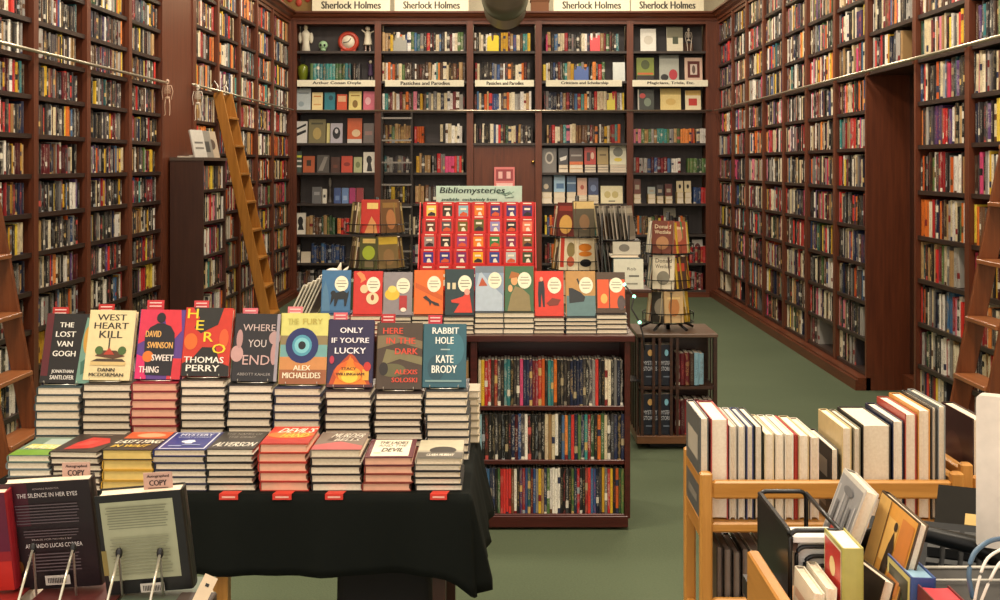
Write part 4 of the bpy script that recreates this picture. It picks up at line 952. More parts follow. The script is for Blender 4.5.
def side_books(n, a0, a1, cols, place, tier):
    out = []
    for k in range(n):
        a = a0+(a1-a0)*k/max(1, n-1); hx, nm = cols[k % len(cols)]
        out.append((a, hx, [('r', .1, .9, .72, .88, 'd8c69a'), ('e', .5, .4, .3, .22, R.choice(['8a5a34', '5a3a2c', 'b8904a', '3c4a3a']))], f'{nm} paperback, {ordn(k+1)} {place}, {tier} tier', 0, .108, .178+.006*(k % 2), .018))
    return out
oc = [('8a7340', 'ochre'), ('5c4630', 'brown'), ('9c8c5c', 'khaki'), ('4a3c30', 'dark brown')]
s1 = 'left spinner rack of old paperbacks'
X1, Y1 = PX(377, 7.6), 7.6
zt = [PZ(232.5, Y1), PZ(267.5, Y1), PZ(302, Y1)]
spinner('wire spinner rack of old paperbacks behind the red and mauve books', X1, Y1, 0, PZ(197, Y1), .19, zt, [
  [(-8, 'b8281e', [('r', .3, .9, .72, .9, 'e0c070'), ('p', [(.2, 0), (.55, .5), (.8, .3), (.9, 0)], 'c98a50')], 'red paperback with a cream woman figure on top of the left spinner rack', .012, .112, .2, .02),
   (38, '6a4a30', [('r', .1, .9, .75, .9, '8c6a3c'), ('e', .5, .4, .25, .3, 'a87048')], 'brown paperback right of the red one on top of the left spinner rack', .005, .13, .2, .02)]+side_books(4, -80, -40, oc, 'from the left edge of left spinner', 'top')+side_books(2, 70, 95, oc, 'at the right edge of left spinner', 'top'),
  [(-12, '4a4a24', [('r', .15, .85, .8, .94, 'e0c070'), ('e', .5, .5, .35, .22, 'a0b030'), ('r', .3, .8, .05, .25, '7a6a4c')], 'dark paperback with a green figure midway up the left spinner rack', .012, .112, .19, .02),
   (32, '75603c', [('r', .02, .98, .74, .96, 'c9a93a'), ('e', .5, .35, .28, .25, '8a6a44')], 'paperback with a mustard title band midway up the left spinner rack', .008, .13, .195, .02)]+side_books(4, -80, -42, oc[1:], 'from the left edge of left spinner', 'middle')+side_books(2, 70, 95, oc, 'at the right edge of left spinner', 'middle'),
  [(-12, 'c0a050', [bar('5a4a2c')], 'mustard paperback low on the left spinner rack, left', .01, .11, .185, .02), (30, '26262a', [('r', .1, .9, .7, .85, 'b0b0a4')], 'black paperback low on the left spinner rack, right', .008, .12, .185, .02)]], 'paperbacks in the left spinner rack', foot=.26)
X2, Y2 = PX(577, 7.5), 7.5
zt = [PZ(236, Y2), PZ(269, Y2), PZ(302, Y2)]
spinner('wire spinner rack of old paperbacks behind the red suit and ship books', X2, Y2, 0, PZ(196, Y2), .175, zt, [
  [(-30, '5c1c1c', [('r', .1, .9, .75, .9, '8a3028'), ('e', .5, .35, .35, .28, 'c99a50')], 'maroon paperback with a golden figure on top of the middle spinner rack', .01, .12, .2, .02),
   (14, '5c5444', [('r', .0, 1, .78, .98, 'd0b478'), ('e', .5, .4, .25, .22, '8a6a4c')], 'paperback with a tan title band on top of the middle spinner rack', .012, .125, .21, .02)]+side_books(3, -95, -62, [('6a3024', 'rust'), ('5c4630', 'brown'), ('8a3a2c', 'brick')], 'from the left edge of middle spinner', 'top')+side_books(3, 52, 95, [('2c6a64', 'teal'), ('c4b490', 'cream'), ('4c4038', 'dark')], 'right of the tan-band book, middle spinner', 'top'),
  [(-22, 'e0d2b4', [('r', .05, .25, .08, .95, 'c03424'), ('e', .6, .6, .22, .22, '8a7a4c'), ('e', .6, .25, .2, .15, 'b8593c')], 'cream paperback with red vertical lettering on the middle spinner rack', .014, .118, .2, .02),
   (16, 'e4d4b0', [('e', .5, .7, .35, .12, 'd9822c'), ('e', .5, .5, .35, .08, 'd9822c'), ('e', .5, .22, .3, .12, '1c1c1e')], 'cream paperback with an orange oval and a black cat on the middle spinner rack', .014, .118, .19, .02)]+side_books(3, -95, -60, [('7a6430', 'ochre'), ('3c3028', 'dark brown'), ('96702c', 'mustard')], 'from the left edge of middle spinner', 'middle')+side_books(3, 52, 95, [('3c3630', 'dark'), ('b8ac90', 'pale'), ('4c4038', 'brown')], 'right of the cat-cover book, middle spinner', 'middle'),
  [(-20, 'b8a890', [bar('6a4a34')], 'pale paperback low on the middle spinner rack, left', .01, .115, .185, .02), (20, '7a5a40', [bar('c8a870')], 'brown paperback low on the middle spinner rack, right', .01, .12, .185, .02)]], 'paperbacks in the middle spinner rack', foot=.26)
# leaning dark comics at the right of the middle spinner (a small rack of magazines)
gy = 7.1
root = empty('magazine_rack', 'black wire rack of old magazines between the spinner racks', 'rack', (PX(612, gy), gy, 0))
m = MB(); 
for x in (-.06, .09):
    for y in (-.05, .15): m.tube([(x, y, 0), (x, y, PZ(215, gy))], .006)
for z in (PZ(240, gy), PZ(275, gy), .4): m.tube([(-.06, -.05, z), (.09, -.05, z), (.09, .15, z), (-.06, .15, z)], .005, 0, 5, None, True); m.box(-.06, .16, -.05, .15, z-.004, z)
m.build('wire_frame', WIRE, root)
MG = [('3c3834', 'dark'), ('6a6660', 'grey'), ('8c8478', 'stone grey'), ('4c4640', 'charcoal'), ('a49c90', 'pale grey'), ('5a6460', 'slate')]
for ti, (pb, pt, nn) in enumerate(((240, 206, 9), (275, 243, 5))):
    for k in range(nn):
        hx, nm = MG[(k*2+ti) % 6]; x = PX(604+3.6*k, gy)
        m = MB(); h = PZ(pt, gy)-PZ(pb, gy); m.box(-.075, .075, 0, .006, 0, h, 0); m.poly([(-.065, h*.1), (.065, h*.1), (.065, h*.7), (-.065, h*.7)], -.0006, 1); m.poly([(-.065, h*.78), (.065, h*.78), (.065, h*.93), (-.065, h*.93)], -.0006, 2)
        M = T(x, gy+.05-.004*k, PZ(pb, gy)+.002) @ RZ(70) @ RX(-7)
        q = m.build('magazine', [mat(hx, .4), mat(R.choice(['7c7468', 'a09484', '5a4c40', '8a6a50']), .4), mat('c8c0ae', .4)], loc=M.to_translation(), rot=M.to_euler())
        meta(q, f'{nm} magazine, {ordn(k+1)} from the left on the {"upper" if ti == 0 else "lower"} level of the black wire rack', 'magazine', 'magazines between the spinner racks')
# white books lying and standing by the third spinner
ty = 6.9
root = empty('side_table', 'small dark table carrying the pale books left of the revolving bookcase', 'table', (PX(624, ty), ty, 0)); tz = PZ(289, ty)
m = MB(); m.box(-.1, .15, -.02, .25, tz-.02, tz, 0, None, .003); m.build('tabletop', W_DARK, root)
for x in (-.08, .02):
    for y in (0, .23): m = MB(); m.box(x-.012, x+.012, y-.012, y+.012, 0, tz-.02); m.build('leg', W_DARK, root)
hardcover('pale green book with dark lettering standing left of the third spinner rack', .16, PZ(259, ty)-tz, .02, 'd4d4c2', [('t', 'Rob', .45, .75, .62, .72, '3a3a34'), ('r', .5, .85, .4, .46, '6a6a60'), ('r', .3, .8, .15, .2, '8a8a7c')], T(PX(629, ty), ty, tz) @ RX(-5))
zstack(PX(612, ty), PX(640, ty), ty+.05, PZ(259, ty)+.004-.0, 1, .016, 'c9c3b4', 'pale book lying behind the pale green book', group='pale books by the third spinner', l=.15)
hardcover('grey and cream book standing on the pale books by the third spinner rack', .15, .07, .02, 'b9b4a4', [('e', .4, .5, .2, .3, '6a665c')], T(PX(628, ty), ty+.06, PZ(259, ty)+.022) @ RX(-5))
D.objects[-1] if False else None
m = MB(); m.box(-.08, .07, .05, .2, tz+.0, PZ(259, ty)+.002, 0, None, .002); meta(m.build('slip_case', mat('2e4a50', .5), loc=(PX(629, ty), ty, 0)), 'dark teal slip case behind the pale green book', 'box')
# revolving bookcase
RY0 = 7.1; rcx = PX(677.5, RY0); rh = .232
root = empty('revolving_bookcase', 'square dark wood revolving bookcase under the third spinner rack', 'bookcase', (rcx, RY0+rh, 0))
ztp = PZ(334, RY0)
W_REV = wood('rev_wood', '2c1a14', '4a2c20', 40, .35, 'X'); W_REVT = wood('rev_top', '4c3a2e', '6d5646', 30, .3, 'X')
def rbox(nm, *a, mt=W_REV, c=.002): m = MB(); m.box(*a, 0, None, c); return m.build(nm, mt, root)
rbox('top_panel', -rh, rh, -rh, rh, ztp-.022, ztp, mt=W_REVT, c=.004); rbox('shelf', -rh+.015, rh-.015, -rh+.015, rh-.015, PZ(387, RY0)-.018, PZ(387, RY0))
rbox('base_panel', -rh, rh, -rh, rh, PZ(436, RY0)-.045, PZ(436, RY0), mt=wood('rev_base', '5a3a24', '7a5234', 40, .35, 'X'))
rbox('dark_fill_panel', -rh+.02, rh-.02, .03, .045, PZ(436, RY0), ztp-.022)  # opaque panel added so the inside of the case stays dark
rbox('dark_fill_panel', -.006, .006, -.1, .03, PZ(436, RY0), PZ(387, RY0)-.02) if False else None
rbox('pedestal', -.15, .15, -.15, .15, .0, PZ(436, RY0)-.045, mt=BLACK)
m = MB()
for xx in (-.2, -.135, -.1, -.035, 0.0, .215):
    m.box(xx-.008, xx+.008, -rh+.002, -rh+.012, PZ(436, RY0), ztp-.022)
for yy in (-.2, -.1, 0, .1, .2): m.box(-rh+.002, -rh+.012, yy-.01, yy+.01, PZ(436, RY0), ztp-.022); m.box(rh-.012, rh-.002, yy-.01, yy+.01, PZ(436, RY0), ztp-.022)
m.build('slat', W_REV, root)
for ti, (zb, zt_) in enumerate(((PZ(386, RY0), PZ(343, RY0)), (PZ(435.5, RY0), PZ(394, RY0)))):
    fx = PX(640, RY0); wide = [.075, .075, .07]; x = rcx-.205
    for k, w in enumerate((.105, .08)):
        h = min(.232, zt_-zb)
        la = ['black thick book titled MYSTERY STORIES with a gold disc', 'black thick book titled MYSTERY STORIES with a blue disc'][k]
        art = [('t', 'MYSTERY', .1, .9, .5, .6, 'c9ccd4'), ('t', 'STORIES', .1, .9, .36, .46, 'c9ccd4'), ('r', .25, .75, .2, .23, '6a7484'), ('e', .5, .8, .15, .08, 'caa060' if k == 0 else '7ab4c8')]
        hardcover(la+(', upper' if ti == 0 else ', lower')+' tier of revolving bookcase', w-.006, h, .12, '181c2a', art, T(x+w/2, RY0+.02, zb), 'thick black books in the revolving bookcase')
        x += w
    x = rcx-.008
    for k, ch in enumerate('mmmbll' if ti == 0 else 'mmmmmmmm'):
        cn = SEQ[ch]; t = .026
        m = MB(); spine_book(m, t, .14, (.185 if ti == 0 else .2)-.004*(k % 2), colr(cn), I4)
        q = m.build('shelf_book', BOOK, loc=(x, RY0+.025, zb)); x += t+.001
        meta(q, f'{cn} book, {ordn(k+1)} right of the black ones, {"upper" if ti == 0 else "lower"} tier, revolving bookcase', 'book', 'books in the revolving bookcase')
X3, Y3 = PX(668, 7.33), 7.33
zt = [PZ(253, Y3), PZ(288, Y3), PZ(321, Y3)-.0]
yc = [('c4a02c', 'mustard yellow'), ('2c7a44', 'green'), ('d8c490', 'cream'), ('c0392c', 'red')]
don = lambda s_, bg, c: [('t', 'Donald', .12, .88, .76, .88, s_), ('t', 'Westlake', .12, .88, .6, .71, s_), ('e', .5, .32, .3, .2, c)]
spinner('black wire spinner rack standing on the revolving bookcase', X3, Y3, ztp, PZ(212, Y3), .15, zt, [
  [(-22, '6a3424', don('e4d4b0', 0, 'a87850'), 'brown paperback with cream Donald Westlake lettering on the third spinner rack', .014, .125, .19, .02), (22, '9a4a38', [('e', .5, .6, .3, .25, 'c08060'), bar('d8b890')], 'reddish paperback right of the brown lettered one on the third spinner rack', .008, .11, .185, .02)]+side_books(3, 42, 86, yc, 'right of the reddish book, third spinner', 'top')+side_books(4, -92, -48, [('6a6660', 'grey'), ('4c7a7c', 'teal'), ('c8c0a8', 'cream'), ('d8d0bc', 'pale')], 'from the left edge of third spinner', 'top'),
  [(-20, 'e2d6bc', don('3a3026', 0, '8a8474'), 'cream paperback with dark Donald Westlake lettering on the third spinner rack', .014, .125, .2, .02), (22, '4a3028', [('r', .1, .9, .55, .8, 'b8402c')], 'dark paperback with a red band midway up the third spinner rack', .008, .11, .185, .02)]+side_books(4, 42, 92, [('c4a02c', 'mustard yellow'), ('a8842c', 'ochre'), ('d0542c', 'orange'), ('6a2424', 'maroon')], 'right of the red-band book, third spinner', 'middle')+side_books(3, -92, -52, [('1f5c68', 'teal'), ('2c3c44', 'dark'), ('c8c0a8', 'cream')], 'from the left edge of third spinner', 'middle'),
  [(-26, '3c3a34', [('e', .5, .5, .35, .3, '9c9484')], 'black and white paperback low on the third spinner rack', .01, .12, .175, .02), (8, 'c9a878', [('e', .5, .5, .3, .3, 'b87840'), bar('e0c080')], 'tan paperback low on the third spinner rack', .02, .11, .18, .02), (36, 'b8942c', [('r', .1, .9, .2, .5, '8a6a24')], 'mustard paperback low on the third spinner rack', .006, .11, .175, .02)]+side_books(3, -88, -52, [('b8703c', 'orange tan'), ('a89468', 'khaki'), ('d8c8a0', 'cream')], 'from the left edge of third spinner', 'bottom')+side_books(3, 60, 95, [('3c3028', 'dark brown'), ('c8b890', 'cream'), ('4c4038', 'brown')], 'at the right edge of third spinner', 'bottom')],
  'paperbacks in the third spinner rack', foot=.16)
# ------------------------------------------------------------------ front table with black cloth
TY0, TZ = 3.42, .719
TX0, TX1, TY1 = -1.445, PX(468, TY0), 4.22
root = empty('display_table', 'wooden display table under the black cloth', 'table', ((TX0+TX1)/2, (TY0+TY1)/2, 0)); o = Vector(root.location)
m = MB(); m.box(TX0-o.x, TX1-o.x, TY0-o.y, TY1-o.y, TZ-.03, TZ-.004); m.build('tabletop', W_OAK, root)
for x in (TX0+.12, PX(440, 3.5)):
    for y in (TY0+.05, TY1-.1): m = MB(); m.box(x-.018-o.x, x+.018-o.x, y-.018-o.y, y+.018-o.y, 0, TZ-.03); m.build('leg', W_DARK if x > -1 else W_OAKZ, root)
x = PX(222, 3.5); m = MB(); m.box(x-.025-o.x, x+.025-o.x, TY0+.04-o.y, TY0+.08-o.y, 0, TZ-.03); m.build('leg', W_OAKZ, root)
def cloth():
    mb = MB(); cl = []; n = 26; r = .03
    # perimeter, counter-clockwise from front-left, corners get a small radius
    segs = [((TX0, TY0), (TX1, TY0)), ((TX1, TY0), (TX1, TY1)), ((TX1, TY1), (TX0, TY1)), ((TX0, TY1), (TX0, TY0))]
    P = []
    for si, (a, b) in enumerate(segs):
        L = math.dist(a, b); k = max(12, int(L/.03))
        nx, ny = (b[1]-a[1])/L, -(b[0]-a[0])/L
        for q in range(k):
            t = q/k; x = a[0]+(b[0]-a[0])*t; y = a[1]+(b[1]-a[1])*t
            dc = min(t, 1-t)*L
            P.append((x, y, nx, ny, dc, si, t*L))
        # corner fan
        a2 = segs[(si+1) % 4]; L2 = math.dist(*a2); mx, my = (a2[1][1]-a2[0][1])/L2, -(a2[1][0]-a2[0][0])/L2
        for q in range(1, 5):
            f = q/5; vx, vy = nx*(1-f)+mx*f, ny*(1-f)+my*f; l = math.hypot(vx, vy)
            P.append((b[0], b[1], vx/l, vy/l, -math.sin(math.pi*f)*.05, si, L+f*.05))
    N = len(P); rows = 9
    for j in range(rows+1):
        f = j/rows
        for (x, y, nx, ny, dc, si, s_) in P:
            cor = math.exp(-(max(dc, 0)/.05)**1.1)
            drop = .212+.05*cor + (-dc if dc < 0 else 0)*.3
            drop += .004*math.sin(s_*9)
            w = .012*math.sin(s_*21+si*2)*f+.006*math.sin(s_*47+1)*f
            if si == 1: w += .009*math.sin(s_*17)*f
            out = .006+(.026 if si != 1 else .045)*f+w
            z = TZ+.001-drop*f if j else TZ+.001
            if j == 0: out = .002
            mb.v.append((x+nx*out, y+ny*out, z))
    for j in range(rows):
        for i in range(N):
            a = j*N+i; b = j*N+(i+1) % N
            mb.f.append((a, a+N, b+N, b)); mb.m.append(0); mb.s.append(True); mb.uv.append(None); mb.c1.append(0); mb.c2.append(0)
    c = len(mb.v); mb.f.append(tuple(range(N))); mb.m.append(0); mb.s.append(False); mb.uv.append(None); mb.c1.append(0); mb.c2.append(0)
    return mb
cm = mat('101412', .9, 0, .15)
ob = cloth().build('tablecloth', cm); meta(ob, 'black cloth draped over the long front display table', 'tablecloth')
sm = ob.modifiers.new('thick', 'SOLIDIFY'); sm.thickness = .002; sm.offset = 1
m = MB(); bx0, bx1 = PX(352, 3.66), PX(432, 3.66)
P8 = [(-.16, -.1), (.13, -.1), (.13, .16), (-.16, .16)]
vs = [(x*1.02, y, 0) for x, y in P8]+[(x, y, .25) for x, y in P8]+[(x*.86+(-.02 if x < 0 else 0), y*.9, .47) for x, y in P8]
m.add(vs, [(3, 2, 1, 0)]+[(r_*4+i, r_*4+(i+1) % 4, r_*4+(i+1) % 4+4, r_*4+i+4) for r_ in (0, 1) for i in range(4)]+[(8, 9, 10, 11)])
ob = m.build('black_bag', mat('141314', .8), loc=((bx0+bx1)/2, 3.72, .001)); meta(ob, 'black cloth bag standing on the floor under the front table', 'bag')
bv = ob.modifiers.new('b', 'BEVEL'); bv.width = .02; bv.segments = 3
# front row stacks (lying, titles up)
def TXF(px): return PX(px, 3.44)
FR = [ # x0,x1,top_y(front),n, cover, art, label, page
 (8, 50, 455, 5, '6a8478', [('r', 0, 1, 0, .3, '6f9a34'), ('r', .4, 1, .55, .9, 'a8bab4'), ('p', [(.1, .4), (.9, .3), (.9, .55), (.15, .6)], 'd8d06a'), ('t', 'MURDER', .12, .92, .33, .52, 'f0e8c8', .2, 1)], 'green and grey book with pale yellow lettering topping the first front stack', None, '6f7c80', 'first front stack of grey-blue books'),
 (51.5, 100, 451.5, 6, '2a1a18', [('p', [(.2, .12), (.75, .2), (.95, .5), (.8, .75), (.4, .8), (.25, .5)], 'b8211f'), ('p', [(.3, .3), (.6, .35), (.7, .6), (.45, .6)], 'e2403a'), ('r', .25, .75, .9, .92, 'a89484')], 'black book with a red splash, turned slightly, topping the second front stack', None, '2c1c1a', 'second front stack of dark books'),
 (103, 153, 449.5, 4, '2b201a', [('r', .1, 1, .62, 1, 'c9552a'), ('e', .6, .8, .3, .12, 'e8a27c'), ('t', 'LAST LYING', .06, .95, .34, .52, 'f2ead6', .2, 1), ('t', 'IN WAIT', .08, .8, .12, .26, 'e0b84a', .2, 1)], 'dark book with orange clouds and white lettering topping the yellow-paged stack', PAGE_Y, 'c89a30', 'third front stack with yellow pages'),
 (154, 206, 449.4, 6, '1e2a66', [('r', .05, .95, .04, .96, 'cfd4e4'), ('r', .08, .92, .07, .93, '22307c'), ('t', 'MYSTERY', .2, .85, .76, .88, 'd8dcec', 0, 1), ('t', 'SHORT STORIES', .2, .85, .64, .71, 'b8c0dc'), ('e', .5, .42, .14, .07, 'd8dcec'), ('r', .46, .6, .3, .5, 'd8dcec'), ('r', .2, .45, .14, .2, '8c98c4'), ('r', .45, .8, .2, .24, '8c98c4')], 'blue book with a white border topping the fourth front stack', None, '2a2c44', 'fourth front stack, below the blue book'),
 (207, 254, 448.7, 6, '2c2a28', [('t', 'THE NAMES OF', .1, .9, .78, .9, '9a948c'), ('t', 'THE DEAD', .2, .8, .6, .72, '9a948c'), ('t', 'ALVERSON', .06, .92, .12, .36, 'dcd6ca', .1, 1)], 'charcoal book with pale lettering topping the fifth front stack', None, '1c1a1a', 'fifth front stack, below the charcoal book'),
 (260, 308, 443.5, 5, 'c2301c', [('r', 0, 1, .0, .25, 'a82018'), ('e', .5, .5, .5, .2, 'dd6a22'), ('t', "DEVIL'S", .18, .92, .62, .88, 'f4ecd8', .2, 1), ('t', 'HAND', .3, .85, .34, .56, 'f0c040', .2, 1)], "red book reading DEVIL'S HAND topping the sixth front stack", PAGE_P, 'b8382c', 'sixth front stack with pink-edged pages'),
 (311, 361, 449.5, 5, '7a6a60', [('p', [(0, 0), (1, 0), (1, .2), (.5, .45), (0, .25)], 'b85a5c'), ('p', [(.2, .5), (.9, .55), (.8, .8), (.3, .85)], '54463e'), ('t', 'MURDER', .25, .9, .66, .9, 'd8d0c4', .2, 1), ('t', 'BELLS', .35, .85, .46, .6, 'd8d0c4', .2, 1)], 'grey and rose book with script lettering topping the seventh front stack', None, '241a1a', 'seventh front stack, below the grey and rose book'),
 (364, 412, 457, 4, '5c2430', [('r', .1, .9, .06, .96, 'ece2cc'), ('t', 'THE LADIES', .2, .82, .72, .86, '3a3230', .1, 1), ('t', 'AND THE', .2, .8, .56, .68, '3a3230', .1), ('t', 'DEVIL', .3, .75, .28, .48, '2c2624', .1, 1), ('r', .15, .3, .2, .22, 'b89a6a')], 'white book with a dark red border topping the eighth front stack', PAGE_P, '8a3a2c', 'eighth front stack, below the red-bordered book'),
 (416, 462, 458, 5, 'a49c8c', [('r', 0, 1, .4, 1, 'bdb59c'), ('e', .55, .42, .3, .2, '2e2a28'), ('r', 0, 1, 0, .3, '5a544c'), ('t', 'CLARA MURRAY', .2, .8, .1, .22, 'e0d8c8', .1, 1)], 'grey and cream book with a dark hill topping the ninth front stack', None, '1e1a1a', 'ninth front stack, below the grey and cream book')]
for k, (a, b, ty_, n, hx, art, la, pg, shx, sl) in enumerate(FR):
    x0, x1 = TXF(a), TXF(b); z1 = PZ(ty_, 3.44); zz = TZ+.003; tt = (z1-zz)/n
    l = .225
    G = 'stacked new hardcovers in the front row of the table'
    zstack(x0, x1, 3.44, zz, n-1, tt, shx, 'hardcover in the '+sl, pg, G, l, .004)
    tw = {1: 3.0, 7: -1}.get(k, R.uniform(-.8, .8))
    M = T((x0+x1)/2, 3.44+l/2, zz+(n-1)*tt) @ RZ(-tw)
    hardcover(la, x1-x0, l, tt-.0005, hx, art, M, G, lying=True, page=pg)
